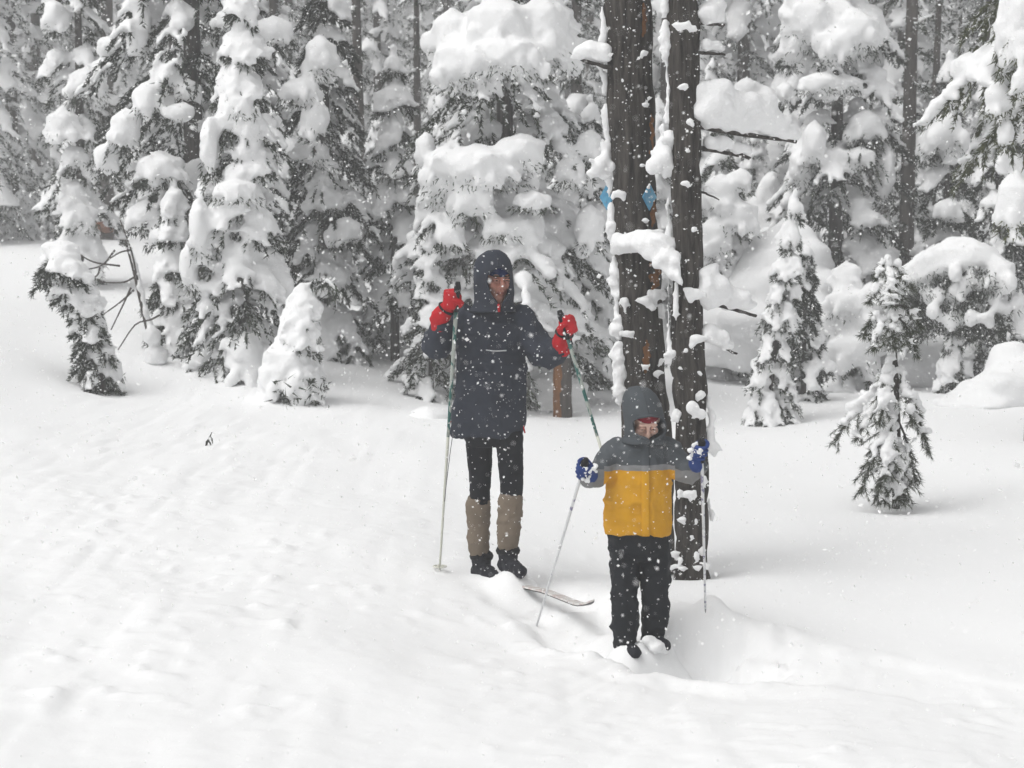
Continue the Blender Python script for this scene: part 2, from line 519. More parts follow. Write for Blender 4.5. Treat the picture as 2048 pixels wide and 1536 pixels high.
def drape(g, rng, base, d, items, fol=True, depth=0.8, blen=0.10, bw=0.010, bl=60):
    """Extra heavy snow pillows given as (px, py, rx, ry[, dy]) in photograph pixels at distance d, with a needle skirt below."""
    s = ppm(d); C, Rr = [], []
    for it in items:
        px, py, rx, ry = it[:4]; dy = it[4] if len(it) > 4 else -0.35
        c = at(px, py, d + dy) - base
        a, b = rx / s, ry / s
        C.append(c); Rr.append((a, max(a, b) * depth, b))
        k = int(6 + rx / 7)
        for j in range(k):                                     # soft lobes round the lower rim
            th = rng.uniform(0, 2 * math.pi); w = rng.uniform(0.55, 1.0)
            rr = min(a, b) * rng.uniform(0.22, 0.45)
            C.append(c + np.array((math.cos(th) * a * w, math.sin(th) * a * depth * w, -b * rng.uniform(0.2, 0.95)))); Rr.append((rr * 0.8, rr * 0.8, rr * 1.2))
        if fol:
            m = int(2 * bl * (0.4 + a * 3))
            th = rng.uniform(0, 2 * math.pi, m); w = np.sqrt(rng.uniform(0.1, 1.0, m))
            P = c[None] + np.stack([np.cos(th) * a * w, np.sin(th) * a * depth * w, -b * rng.uniform(0.55, 1.25, m)], 1)
            D = np.stack([np.cos(th) * .6, np.sin(th) * .6, np.full(m, -0.7)], 1) + rng.normal(size=(m, 3)) * .4
            g['blades'].append(blades(P, D, blen * .55 * rng.uniform(.7, 1.4, m), np.full(m, bw * .75), rng))
    g['C'] = np.concatenate([g['C'], C]); g['Rr'] = np.concatenate([g['Rr'], Rr])

def plant(g, name, label, cat, base, voxel, needles, group=None, bark='bark', lump=0.012, smooth=3, seed=0):
    o = thing(name, label, cat, base, group)
    tv, tf = g['trunk']
    link('trunk', mesh_from('trunk', tv, tf), M[bark], o)
    bv, bf = join(g['blades'])
    c = link('crown', mesh_from('crown', bv, bf, False), M[needles], o); c['kind'] = 'stuff'
    V, Q = snow_skin(g['C'], g['Rr'], voxel * .98, 3 if smooth == 3 else smooth, lump, 13.0, seed)
    link('snow_load', mesh_from('snow_load', V, Q), M['tree_snow'], o)['kind'] = 'stuff'
    return o

def stand(px, d, py=None):
    """Ground point below pixel column px at distance d."""
    x = (px - 1024) / F * d * 1.0
    p = at(px, 700, d); x = p[0]
    return np.array((x, d, gz(x, d) - 0.04))

rng = np.random.default_rng(4)
cone = lambda u: (1 - u) ** 0.8 + 0.06
column = lambda u: np.minimum(1, (1 - u) * 1.9) ** 0.7 * (0.85 + 0.15 * np.sin(u * 9)) + 0.05
bell = lambda u: (1 - u) ** 0.55 * (0.75 + 0.25 * (1 - u)) + 0.04

# -- broad fir behind the adult
b = stand(1010, 19.2); g = grow(rng, 8.2, 1.08, 0.03, 112, column, 0.66, 0.12, 0.98, 9, 36, 0.10, 0.011, 0.18, trunk_r=0.13, zmax=5.4, tiers=17, hang=.75)
drape(g, rng, b, 19.2, [(905,70,52,55,-.5),(1000,52,80,60,-.7),(1085,55,62,70,-.6),(925,125,70,48,-.75),(1135,105,34,50,-.5),(1020,110,90,40,-.85),
      (955,330,110,42,-.9),(890,345,52,60,-.75),(1040,300,58,34,-.9),(945,385,48,50,-1.0),(1065,400,44,20,-1.0),(1180,450,34,46,-.4),(1140,340,36,30,-.5),(865,420,40,40,-.6),
      (1180,290,30,34,-.4),(850,300,24,40,-.5),(1000,455,40,22,-1.0),(900,470,36,26,-.9)])
plant(g, 'fir_tree', 'broad fir loaded with thick snow pillows behind the taller skier', 'tree', b, 0.032, 'needles', seed=1)

# -- narrow, densely loaded fir in front of the dark left fir
b = stand(488, 17.9); g = grow(rng, 3.75, 0.64, 0.02, 100, cone, 0.9, 0.05, 1.0, 8, 32, 0.085, 0.010, 0.10, trunk_r=0.07, tiers=11, hang=.8)
drape(g, rng, b, 17.9, [(420,290,22,60,-.25),(400,450,24,60,-.4),(480,215,34,20,-.2),(378,530,20,50,-.3),(470,380,50,24,-.45)])
plant(g, 'fir_tree', 'narrow pointed fir caked in small snow lobes at the edge of the left bank', 'tree', b, 0.028, 'needles', seed=2)

# -- tall dark fir behind it
b = stand(392, 19.6); g = grow(rng, 9.0, 1.02, 0.20, 84, column, 0.8, 0.05, 0.95, 9, 36, 0.11, 0.012, 0.28, trunk_r=0.13, zmax=5.6, tiers=15, hang=.8)
drape(g, rng, b, 19.6, [(275,75,26,36,-.5),(285,40,20,40,-.4),(330,150,34,26,-.7),(295,195,36,34,-.8),(250,255,36,40,-.8),(212,315,28,34,-.75),
      (320,335,54,34,-.8),(375,180,30,26,-.7),(360,225,34,22,-.9),(630,235,34,40,-.4),(600,180,44,28,-.4),(545,60,50,30,-.4),(640,110,36,44,-.3),(470,40,44,26,-.7),(290,430,40,30,-.7),(340,470,50,24,-.8)])
plant(g, 'fir_tree', 'tall dark fir with a snow covered limb sweeping down to its side', 'tree', b, 0.034, 'needles_dark', seed=3)

# -- firs between the left group and the broad fir
b = stand(655, 20.4); g = grow(rng, 5.0, 0.72, 0.02, 80, bell, 0.85, 0.05, 0.85, 8, 36, 0.10, 0.011, 0.28, trunk_r=0.08, tiers=12, hang=.8)
drape(g, rng, b, 20.4, [(650,400,44,28,-.4),(620,300,40,30,-.4),(690,460,36,30,-.5),(640,360,40,26,-.3)])
plant(g, 'fir_tree', 'fir with dark drooping lower boughs behind the bent sapling', 'tree', b, 0.032, 'needles_dark', seed=4)
b = stand(790, 20.8); g = grow(rng, 3.5, 0.62, 0.02, 62, cone, 0.9, 0.05, 1.0, 8, 30, 0.09, 0.010, 0.15, trunk_r=0.06, tiers=10, hang=.8)
plant(g, 'fir_tree', 'short bushy fir between the dark fir and the broad fir', 'tree', b, 0.032, 'needles', seed=5)
b = stand(1178, 20.6); g = grow(rng, 3.2, 0.60, 0.02, 56, cone, 0.85, 0.05, 1.05, 8, 28, 0.09, 0.010, 0.12, trunk_r=0.06, tiers=9, hang=.8)
plant(g, 'fir_tree', 'young fir beside the twin trunks behind the red mitten', 'tree', b, 0.032, 'needles', seed=6)
b = stand(862, 18.6); g = grow(rng, 1.7, 0.36, 0.0, 34, cone, 0.9, 0.05, 1.1, 7, 26, 0.08, 0.010, 0.15, trunk_r=0.035)
plant(g, 'fir_sapling', 'small snowed in fir sapling next to the standing pole', 'sapling', b, 0.026, 'needles', seed=7)

# -- fir with big pillows on the right
b = stand(1668, 23.0); g = grow(rng, 8.5, 0.92, 0.05, 95, column, 0.7, 0.08, 1.0, 9, 34, 0.11, 0.012, 0.22, trunk_r=0.11, zmax=5.6, tiers=16, hang=.8)
drape(g, rng, b, 23.0, [(1625,40,52,52,-.5),(1600,15,40,40,-.4),(1715,62,52,44,-.6),(1740,50,34,40,-.3),(1665,90,36,34,-.7),(1580,95,24,40,-.3),(1640,165,50,20,-.7),(1690,165,36,16,-.6),
      (1628,285,28,46,-.7),(1730,250,40,34,-.5),(1765,235,34,24,-.3),(1720,315,38,22,-.6),(1770,340,22,60,-.3),(1570,185,24,24,-.4),(1655,190,24,16,-.7),(1600,330,26,40,-.5)])
plant(g, 'fir_tree', 'fir with big rounded snow pillows beyond the large snow mound', 'tree', b, 0.036, 'needles_dark', seed=8)

# -- fir reaching in from the right border
b = stand(2085, 16.0); g = grow(rng, 9.0, 0.80, 0.30, 62, column, 0.95, 0.10, 1.0, 9, 40, 0.13, 0.010, 0.30, trunk_r=0.15, zmax=5.2, tiers=12, hang=.8)
drape(g, rng, b, 16.0, [(2035,30,44,62,-.5),(2050,90,40,40,-.6),(1995,195,30,36,-.4),(2012,265,20,30,-.4),(2030,400,42,60,-.5),(2045,160,26,30,-.7),(2010,120,18,30,-.5)], depth=0.7)
plant(g, 'fir_tree', 'fir with greener needles and heavy snow slabs reaching in at the clearing edge', 'tree', b, 0.030, 'needles_green', seed=9)

# -- slim fir on the far left
b = stand(168, 24.0); g = grow(rng, 8.5, 0.52, 0.0, 74, column, 0.75, 0.0, 1.05, 7, 30, 0.10, 0.012, 0.25, trunk_r=0.07, zmax=6.2, tiers=16)
drape(g, rng, b, 24.0, [(175,165,46,34,-.3),(125,248,40,34,-.35),(150,310,30,20,-.3),(110,30,26,34,-.2),(165,430,34,30,-.3),(215,200,30,14,-.2)])
plant(g, 'fir_tree', 'slim fir with two rounded snow clumps above the left bank', 'tree', b, 0.036, 'needles', seed=10)

# -- snow plastered leaning tree at the left bank
b = stand(205, 17.0); top = at(118, 505, 16.9) - b
g = grow(rng, 1.45, 0.25, 0.0, 52, lambda u: 0.42 + 0.42 * abs(math.cos(u * 3.3)), 0.8, 0.0, 1.15, 7, 30, 0.085, 0.009, 0.32, trunk_r=0.06,
         axis_path=[(0.02, 0, -.2), at(188, 690, 17) - b, at(172, 610, 17) - b, at(135, 540, 16.95) - b, top])
drape(g, rng, b, 17.0, [(125,505,40,30,-.05),(112,555,38,18,-.1),(165,565,16,44,.02),(200,705,36,22,0.0),(180,640,14,50,.05),(140,540,30,30,.05),(225,735,24,26,.1)])
plant(g, 'leaning_sapling', 'leaning snow plastered sapling bent over the left bank', 'sapling', b, 0.024, 'needles', seed=11)

# -- bent-top sapling
b = stand(592, 16.9)
g = grow(rng, 1.15, 0.30, 0.0, 40, cone, 1.0, 0.0, 1.1, 6, 22, 0.07, 0.008, 0.25, trunk_r=0.03,
         axis_path=[(0.02, 0, -.2), at(597, 700, 16.9) - b, at(600, 610, 16.9) - b, at(612, 578, 16.9) - b])
drape(g, rng, b, 16.9, [(575,735,62,70,-.05),(608,755,36,50,-.05),(588,670,38,60,0.0),(556,775,50,36,.05),(600,625,20,36,0),(545,755,34,44,.05)], bl=8)
arc = spline([at(600, 600, 16.9) - b, at(612, 574, 16.9) - b, at(640, 558, 16.88) - b, at(662, 566, 16.86) - b, at(672, 588, 16.85) - b], 16)
g['C'] = np.concatenate([g['C'], arc]); g['Rr'] = np.concatenate([g['Rr'], np.full((16, 3), 0.026)])
pv = arc[rng.integers(2, 15, 220)] + rng.normal(size=(220, 3)) * .02 - np.array((0, 0, .02))
g['blades'].append(blades(pv, rng.normal(size=(220, 3)) * .5 + np.array((0, 0, -1.)), rng.uniform(.05, .16, 220), np.full(220, .008), rng))
sk = np.stack([rng.normal(0, .10, 500), rng.normal(0, .09, 500), rng.uniform(-.02, .26, 500)], 1)
g['blades'].append(blades(sk + np.array((.03, -.16, 0)), rng.normal(size=(500, 3)) + np.array((0, 0, -.4)), rng.uniform(.05, .10, 500), np.full(500, .010), rng))
plant(g, 'bent_sapling', 'cone of snow over a sapling whose thin top bends down in a hook', 'sapling', b, 0.022, 'needles', seed=12)

# -- small pine standing free on the right
b = stand(1795, 13.2)
g = dict(trunk=tube(spline([(0.0, 0, -.3), (0.01, 0, .5), (-0.015, 0, 1.1), (-.08, 0, 1.82)], 24), np.linspace(.032, .010, 24), 9), blades=[], C=np.zeros((0, 3)), Rr=np.zeros((0, 3)))
BR = [  # start height, tip pixel, depth offset, snow
    (1.02, 1668, 886, -.12, .8), (0.92, 1712, 880, -.2, .9), (1.0, 1858, 905, -.1, .9), (.95, 1842, 860, .2, .9), (.75, 1722, 985, -.25, .55), (.72, 1760, 978, -.4, .9), (.7, 1832, 965, -.2, .45),
    (.55, 1795, 1002, -.35, .9), (.6, 1780, 1000, .3, .8), (.8, 1745, 930, -.35, 1.0), (.8, 1755, 900, .3, 1.), (.85, 1830, 930, .3, .8), (.9, 1810, 960, .35, .8), (.85, 1770, 960, -.42, 1.0), (.62, 1815, 1000, -.2, .7),
    (1.50, 1728, 672, -.15, .8), (1.48, 1748, 700, -.25, .7), (1.5, 1842, 655, -.1, .8), (1.45, 1835, 712, -.15, .5), (1.47, 1790, 700, -.32, .7), (1.45, 1775, 690, .3, .8), (1.5, 1815, 690, .28, .8),
    (1.66, 1738, 605, -.1, 1.), (1.66, 1825, 580, -.12, .8), (1.66, 1782, 612, -.25, .9), (1.66, 1800, 600, .22, .9), (1.76, 1750, 560, -.05, 1.), (1.76, 1812, 565, 0.0, 1.), (1.76, 1780, 575, -.15, 1.0),
    (1.2, 1765, 795, -.2, 1.0), (1.2, 1805, 790, .25, 1.0), (1.12, 1760, 850, -.3, 1.2), (1.1, 1825, 850, -.25, 1.0), (.45, 1770, 1006, -.3, .8), (.42, 1808, 1008, -.3, .7), (.4, 1752, 1000, .1, .6)]
small_pine = thing('pine_sapling', 'small open pine standing alone on the smooth right snow', 'sapling', b)
link('trunk', mesh_from('trunk', *g['trunk']), M['bark'], small_pine)
for (h, px, py, dy, sn) in [q_ for q_ in BR if q_[3] < .2 or q_[0] > 1.4]:
    tip = at(px, py, 13.2 + dy) - b
    o0 = np.array((np.interp(h, [0, .5, 1.1, 1.82], [0, .01, -.015, -.08]), 0, h))
    mid = o0 * .45 + tip * .55 + np.array((0, 0, .07))
    P = spline([o0, mid, tip], 12); L = np.linalg.norm(tip - o0)
    bv = [tube(P, np.linspace(.010, .004, 12), 5)]
    m = int(120 + 850 * L); s = rng.uniform(.25, 1, m) ** .8
    Q = np.stack([np.interp(s, np.linspace(0, 1, 12), P[:, k]) for k in range(3)], 1)
    dirn = (tip - mid) / np.linalg.norm(tip - mid)
    D = dirn[None] * .9 + rng.normal(size=(m, 3)) * .55
    br = link('branch', mesh_from('branch', *join(bv)), M['bark'], small_pine)
    tufts = [blades(Q, D, rng.uniform(.03, .065, m), np.full(m, .0028), rng)]; side_q = []
    for s1 in (.55, .74, .92):                       # side twigs make the bough a flat drooping fan
        for sg in (-1, 1):
            q0 = np.array([np.interp(s1, np.linspace(0, 1, 12), P[:, j]) for j in range(3)])
            lat_ = np.cross(dirn, (0, 0, 1.0)); lat_ /= np.linalg.norm(lat_) + 1e-6
            dv = dirn * .7 + lat_ * sg * rng.uniform(.5, 1.0) + np.array((0, 0, -rng.uniform(.1, .5))); l_ = L * .36 * (1.25 - s1) * rng.uniform(.7, 1.3)
            mm = int(20 + 400 * l_); ss = rng.uniform(0, 1, mm)
            tufts.append(blades(q0 + dv * (l_ * ss)[:, None], dv * .9 + rng.normal(size=(mm, 3)) * .5, rng.uniform(.03, .06, mm), np.full(mm, .0028), rng))
            side_q += [q0 + dv * l_ * t_ for t_ in (.25, .5, .72)]
    nd = link('needles', mesh_from('needles', *join(tufts), False), M['needles_pine'], br); nd['kind'] = 'stuff'
    k = max(14, int(L * 70)); s = rng.uniform(.15, .93, k)
    Q = np.stack([np.interp(s, np.linspace(0, 1, 12), P[:, j]) for j in range(3)], 1)
    rr = min(sn, .8) * (.014 + .034 * np.sin(np.clip(s, 0, 1) * 2.9) * min(1, L * 1.6)) * rng.uniform(.45, 1.35, k)
    Q = Q + rng.normal(size=Q.shape) * .020; sq = np.array(side_q)[rng.uniform(size=len(side_q)) < .7 * sn]
    Q = np.concatenate([Q, sq]); rr = np.concatenate([rr, min(sn, 1) * rng.uniform(.012, .028, len(sq))]); Q[:, 2] += rr * .55
    V, F4 = snow_skin(Q, np.stack([rr, rr, rr * .8], 1), .013, 3, .006, 16, int(px), one=True)
    link('snow_load', mesh_from('snow_load', V, F4), M['tree_snow'], br)
tp = np.array([(-.08, 0, 1.84), (-.08, 0, 1.79), (-.075, 0, 1.74), (-.07, 0, 1.70)])
V, F4 = snow_skin(tp, np.array([.035, .045, .05, .05]), .014, 2)
link('snow_cap', mesh_from('snow_cap', V, F4), M['tree_snow'], small_pine)

# -- small fir left of it, and saplings around
b = stand(1532, 18.5); g = grow(rng, 2.35, 0.36, 0.0, 44, lambda u: (1 - u) ** 1.1 + .06, 1.25, 0.0, 1.0, 7, 20, 0.085, 0.008, 0.15, tiers=9, lean=(.28, 0), trunk_r=0.035)
plant(g, 'fir_sapling', 'slender fir sapling tilted to the right beside the twin trunks', 'sapling', b, 0.022, 'needles', seed=13)
b = stand(1608, 20.0); g = grow(rng, 1.7, 0.34, 0.0, 40, cone, 1.0, 0.0, 0.9, 7, 32, 0.085, 0.010, 0.3, trunk_r=0.035)
plant(g, 'fir_sapling', 'dark small fir tucked behind the slender tilted sapling', 'sapling', b, 0.026, 'needles_dark', seed=14)
b = stand(1905, 20.5); g = grow(rng, 0.95, 0.20, 0.1, 18, cone, 1.2, 0.0, 1.0, 6, 22, 0.07, 0.009, 0.2, trunk_r=0.025)
drape(g, rng, b, 20.5, [(1905,652,14,22,0),(1885,735,14,22,0),(1932,735,16,24,0)], bl=10)
plant(g, 'fir_sapling', 'tiny capped sapling between the snow arch and the right mound', 'sapling', b, 0.026, 'needles', seed=15)
b = stand(1440, 22.0); g = grow(rng, 3.2, 0.62, 0.02, 52, cone, 0.9, 0.0, 1.1, 7, 28, 0.10, 0.011, 0.12, trunk_r=0.06, tiers=9)
drape(g, rng, b, 22.0, [(1440,385,40,42),(1475,430,48,34),(1432,470,40,40),(1480,360,30,26)], bl=30)
plant(g, 'fir_tree', 'snowy fir directly behind the right hand trunk', 'tree', b, 0.036, 'needles', seed=16)
b = stand(1570, 26.0); g = grow(rng, 4.3, 0.85, 0.02, 62, cone, 0.9, 0.0, 1.35, 7, 24, 0.11, 0.012, 0.1, trunk_r=0.08, tiers=9)
drape(g, rng, b, 26.0, [(1530,215,46,46),(1492,185,34,34),(1560,255,46,40),(1500,262,40,34),(1540,320,50,40)], bl=30)
plant(g, 'fir_tree', 'rounded fir buried in snow behind the long loaded limb', 'tree', b, 0.045, 'needles', seed=17)
b = stand(1888, 22.6); g = grow(rng, 3.9, 0.5, 0.06, 56, bell, 0.9, 0.0, 1.05, 7, 34, 0.10, 0.011, 0.25, trunk_r=0.07, tiers=9)
drape(g, rng, b, 22.6, [(1885,255,44,46,-.3),(1850,290,20,34,-.2),(1920,290,20,40,-.2),(1895,420,34,26,-.3)])
plant(g, 'fir_tree', 'round topped fir with a domed snow hood between two thin trunks', 'tree', b, 0.036, 'needles_dark', seed=18)
b = stand(1990, 21.5); g = grow(rng, 3.6, 0.62, 0.02, 56, cone, 0.9, 0.0, 1.1, 7, 34, 0.10, 0.011, 0.2, trunk_r=0.07, tiers=9)
plant(g, 'fir_tree', 'bushy fir overhanging the end of the snow arch', 'tree', b, 0.036, 'needles_dark', seed=19)

# -- snow bent bush left of the free pine
b = stand(1690, 21.2); g = grow(rng, 1.45, 0.52, 0.0, 46, bell, 1.2, 0.15, 1.25, 7, 28, 0.09, 0.010, 0.1, trunk_r=0.04, tiers=4, hang=.8)
drape(g, rng, b, 21.2, [(1690,605,52,30,-.2),(1740,640,36,34,-.2),(1640,650,34,34,-.2),(1700,700,60,40,-.3)], bl=30)
plant(g, 'snowy_bush', 'wide bush bowed under snow right of the tilted sapling', 'bush', b, 0.032, 'needles', seed=23)

# -- arched tree pressed down by snow (right)
b = stand(1770, 21.2)
A = spline([at(1725, 650, 21.2) - b, at(1765, 600, 21) - b, at(1830, 555, 20.7) - b, at(1900, 520, 20.5) - b, at(1960, 515, 20.3) - b, at(1998, 545, 20.2) - b], 26)
Cc, Rc = [], []
for i, p in enumerate(A):
    r_ = .31 - .004 * i + .05 * math.sin(i * .5); Cc.append(p + np.array((0, 0, .02))); Rc.append((r_, r_ * 1.3, r_ * .8))
for i in range(170):
    p = A[rng.integers(4, 26)] - np.array((0, 0, rng.uniform(0, .5) * (i % 2))); r_ = rng.uniform(.035, .10); Cc.append(p + np.array((rng.normal() * .1, rng.uniform(-.3, .2), -rng.uniform(.1, .34)))); Rc.append((r_, r_, r_ * 1.3))
for (px_, py_, rx_, ry_) in ((1790,625,52,60),(1830,592,54,48),(1872,572,50,44),(1915,560,44,40),(1760,660,50,60)):
    Cc.append(at(px_, py_, 21.0) - b); Rc.append((rx_ / 176, rx_ / 176, ry_ / 176))
idx = rng.integers(8, 26, 16000); P = A[idx] + np.stack([rng.normal(size=16000) * .10, rng.uniform(-.28, .25, 16000), -rng.uniform(.10, 1.0, 16000) * np.linspace(.5, 1.0, 26)[idx]], 1)
P = P[(vnoise(P + b, 4.5, 31) + .5 * vnoise(P + b, 10, 32)) > -.12]; NB = len(P)
g = dict(trunk=tube(np.concatenate([[A[0] + np.array((-.1, .1, -.9))], A]), np.linspace(.07, .015, 27), 8),
         blades=[blades(P, rng.normal(size=(NB, 3)) * .55 + np.array((.1, -.2, -.7)), rng.uniform(.04, .09, NB), np.full(NB, .0075), rng)], C=np.array(Cc), Rr=np.array(Rc))
plant(g, 'arched_fir', 'fir pressed into a long arch by a thick smooth ridge of snow', 'tree', b, 0.032, 'needles_dark', seed=20, smooth=5)

# -- small rounded fir behind the dead sapling
b = stand(352, 18.7); g = grow(rng, 1.75, 0.36, 0.0, 44, bell, 1.0, 0.05, 1.05, 7, 28, 0.085, 0.010, 0.12, trunk_r=0.035, tiers=6, hang=.8)
plant(g, 'fir_sapling', 'low snow choked fir under the dark left fir behind the dead sapling', 'sapling', b, 0.028, 'needles', seed=24)

# -- dead leaning sapling on the left, with bare twigs
b = stand(318, 18.2)
P = spline([at(318, 730, 18.25), at(292, 640, 18.1), at(268, 540, 18.05), at(250, 480, 18.0)], 14)
dead = thing('dead_sapling', 'thin dead grey sapling with bare twigs leaning over the left bank', 'dead tree', b)
P = P[1:]; part('trunk', *tube(P, np.linspace(.036, .010, 13), 7), M['bark_far'], dead); PS = spline(P, 44)
TW = [[(236,700),(270,650),(300,640),(320,630)], [(215,520),(240,505),(262,500)], [(205,630),(240,605),(268,580)], [(222,660),(246,610),(262,575)], [(200,565),(245,565),(268,555)], [(160,510),(190,525),(240,532)], [(180,560),(195,550),(200,535)], [(240,440),(262,500),(275,560)], [(170,540),(205,530),(230,500)]]
for tw in TW:
    Q = spline([at(x, y, 17.9 + .02 * i) for i, (x, y) in enumerate(tw)], 10)
    t_ = part('twig', *tube(Q, np.linspace(.006, .011, 10), 5), M['bark_far'], dead)
V, F4 = snow_skin(np.concatenate([PS[:40] + np.array((.020, -.018, .02)) + rng.normal(size=(40, 3)) * .006, [at(255, 570, 17.95), at(240, 560, 17.95), at(304, 672, 18.05), at(312, 712, 18.1)]]), np.concatenate([np.linspace(.046, .024, 40) * rng.uniform(.7, 1.2, 40), [.06, .05, .11, .14]]), .02, 3, one=True)
part('snow_load', V, F4, M['tree_snow'], dead)
# ------------------------------------------------------------------ far forest
def proto(kind, seed):
    r = np.random.default_rng(seed)
    if kind == 0:      # full crown
        g = grow(r, 13.0, 1.35, 0.06, 120, column, 0.7, 0.05, 1.05, 6, 24, 0.15, 0.020, 0.15, trunk_r=0.15, zmax=11.0)
    elif kind == 1:    # thin crown, trunk showing
        g = grow(r, 14.0, 1.0, 0.10, 85, column, 0.8, 0.0, 0.95, 6, 24, 0.15, 0.020, 0.2, trunk_r=0.14, zmax=11.0)
    elif kind == 2:    # young full tree
        g = grow(r, 5.5, 0.95, 0.02, 85, cone, 0.8, 0.05, 1.35, 7, 17, 0.14, 0.018, 0.10, trunk_r=0.08)
    else:              # tall bare trunk with short snowy twigs
        g = grow(r, 14.0, 0.55, 0.05, 70, lambda u: 0.35 + 0.8 * u, 0.6, 0.1, 0.75, 5, 9, 0.14, 0.016, 0.25, trunk_r=0.14, zmax=11.0)
    return g
LABEL = ['tall frosted fir with a full snowy crown in the hazy wood', 'tall thin crowned fir with its trunk showing in the hazy wood',
         'young cone shaped snowy fir at the foot of the hazy wood', 'bare straight trunk with short snowy twigs in the hazy wood']
GROUP = ['full crowned firs of the far wood', 'thin crowned firs of the far wood', 'young firs of the far wood', 'bare trunks of the far wood']
NAME = ['far_fir', 'far_slim_fir', 'far_young_fir', 'bare_pine']
frng = np.random.default_rng(77)
protos = []
for k in range(4):
    for s in range(2):
        o = plant(proto(k, 100 + 10 * k + s), NAME[k], LABEL[k], 'tree', (0, 0, 0), 0.085 if k != 2 else 0.065, 'needles_frost' if k != 3 else 'needles', GROUP[k], 'bark_far', 0.02, 2, 50 + k * 2 + s)
        protos.append((k, o))
used = set()
def put(k, px, d, sc=1.0, s=None):
    s = int(frng.integers(0, 2)) if s is None else s
    o = protos[k * 2 + s][1]
    c = copy_tree(o) if (k, s) in used else o
    used.add((k, s)); c['label'] = LABEL[k]
    p = stand(px, d)
    c.location = (p[0], p[1], p[2] - 0.1); c.rotation_euler = (frng.normal() * .012, frng.normal() * .012, frng.uniform(0, 6.28)); c.scale = (sc, sc, sc * frng.uniform(.95, 1.1))
    return c
# trunks that can be told apart, then the rest of the wood behind
NEARL = {728: 'bare dark trunk standing between the dark left firs and the broad fir', 838: 'thin bare trunk close to the edge of the broad fir',
         1806: 'bare trunk rising beyond the small open pine next to the big pillowed fir', 1850: 'thin bare trunk beside the round topped fir with the snow hood'}
for px, d, sc in ((728, 27, .72), (838, 30, .6), (1806, 24.5, .85), (1850, 27, .62), (75, 36, .9), (215, 38, 1.2), (640, 36, .8), (1900, 30, .5), (1478, 33, .8), (1760, 34, .8), (900, 40, 1.0), (1180, 38, .9), (20, 42, 1.)):
    o = put(3, px, d, sc)
    if px in NEARL: o['label'] = NEARL[px]
for px, d, sc in ((30, 33, .9), (560, 28, .8), (760, 34, .75), (1150, 27, .8), (1330, 26, .9), (1480, 30, .95), (1800, 31, .9), (1960, 27, .9), (2080, 31, 1.0), (-60, 29, .9), (1250, 31, .9), (1010, 30, .9)):
    put(int(frng.integers(0, 2)), px, d, sc)
for px, d, sc in ((60, 30, .28), (20, 29.5, .22), (100, 30.5, .25), (700, 25, .55), (760, 26, .5), (1130, 24, .6), (1420, 25, .7), (1500, 24, .6), (1830, 25.5, .55), (1960, 24.5, .6), (880, 25, .6), (560, 25, .6), (1300, 24, .6), (2060, 24, .7), (800, 23.5, .45), (1230, 23, .55), (1700, 27, .6)):
    put(2, px, d, sc)
for i in range(66):
    d = 36 + 46 * (i / 66) ** 0.9 + frng.uniform(-1.5, 1.5)
    px = -250 + 2550 * ((i * 0.61803) % 1.0)
    if any(a < px < b for a, b in ((690, 840), (1430, 1540), (1760, 1830), (1900, 1960), (210, 330))) or (i % 5 == 4): continue      # lanes where the sky shows through
    put([0, 1, 1, 3, 0, 1][i % 6], px, d, frng.uniform(.85, 1.25))
for k, o in protos:
    pass

# ------------------------------------------------------------------ mounds of snow over buried brush
def mound(name, label, items, d, voxel=0.05, seed=0, smooth=14):
    """Drift of snow over buried brush: overlapping lumps, sagging folds and a crumbled surface."""
    s = ppm(d); C, Rr = [], []; mr = np.random.default_rng(900 + seed)
    for (px, py, rx, ry, dy) in items:
        c = at(px, py, d + dy); C.append(c); Rr.append((rx / s, rx / s * .85, ry / s))
        for k in range(7):
            u = mr.normal(size=3); u /= np.linalg.norm(u); q_ = mr.uniform(.25, .5)
            C.append(c + u * np.array((rx, rx * .85, ry)) / s * .8); Rr.append((rx / s * q_, rx / s * q_, ry / s * q_ * 1.1))
    base = np.array((np.mean([c[0] for c in C]), d, 0)); base[2] = gz(base[0], d)
    V, Q, N = remesh(*join([balls(C, Rr, False)]), voxel, smooth)
    V = V + N * (.045 * vnoise(V, 1.7, seed) + .025 * vnoise(V, 4.3, seed + 3) + .012 * vnoise(V, 11, seed + 5))[:, None]
    V, Q = largest(V, Q)
    o = link(name, mesh_from(name, V - base, Q), M['tree_snow'], None, base)
    return tag(o, label, 'snow mound')
mound('snow_mound', 'largest tent shaped snow mound right behind the twin trunks', [(1575,455,26,24,.2),(1572,490,60,40,.15),(1565,530,98,50,.1),(1555,580,118,60,.0),(1550,640,130,60,-.1),(1470,680,90,60,-.1)], 21.8, .045, 1)
mound('snow_mound', 'pointed snow mound leaning against the tent shaped mound', [(1535,385,26,40,0),(1532,430,44,50,0),(1540,480,64,50,0)], 23.4, .045, 2)
mound('snow_mound', 'low rounded snow drift beyond the small open pine', [(2025,762,66,66,.1),(2005,790,104,54,0),(1955,808,104,34,-.05),(2085,785,90,74,0)], 19.4, .045, 3)
mound('snow_mound', 'small round snow pillow on the ground beside the standing pole', [(848,845,40,32,0),(880,852,40,28,.1)], 16.6, .03, 5)
mound('snow_mound', 'snow slope heaped under the snow arch', [(1820,735,100,60,0),(1750,735,70,50,.2),(1880,765,70,44,-.1),(1780,690,50,50,.3)], 21.6, .045, 6)
mound('snow_mound', 'soft snow hump at the foot of the dark left fir', [(360,775,50,28,0),(300,785,46,22,.1)], 18.0, .035, 7)

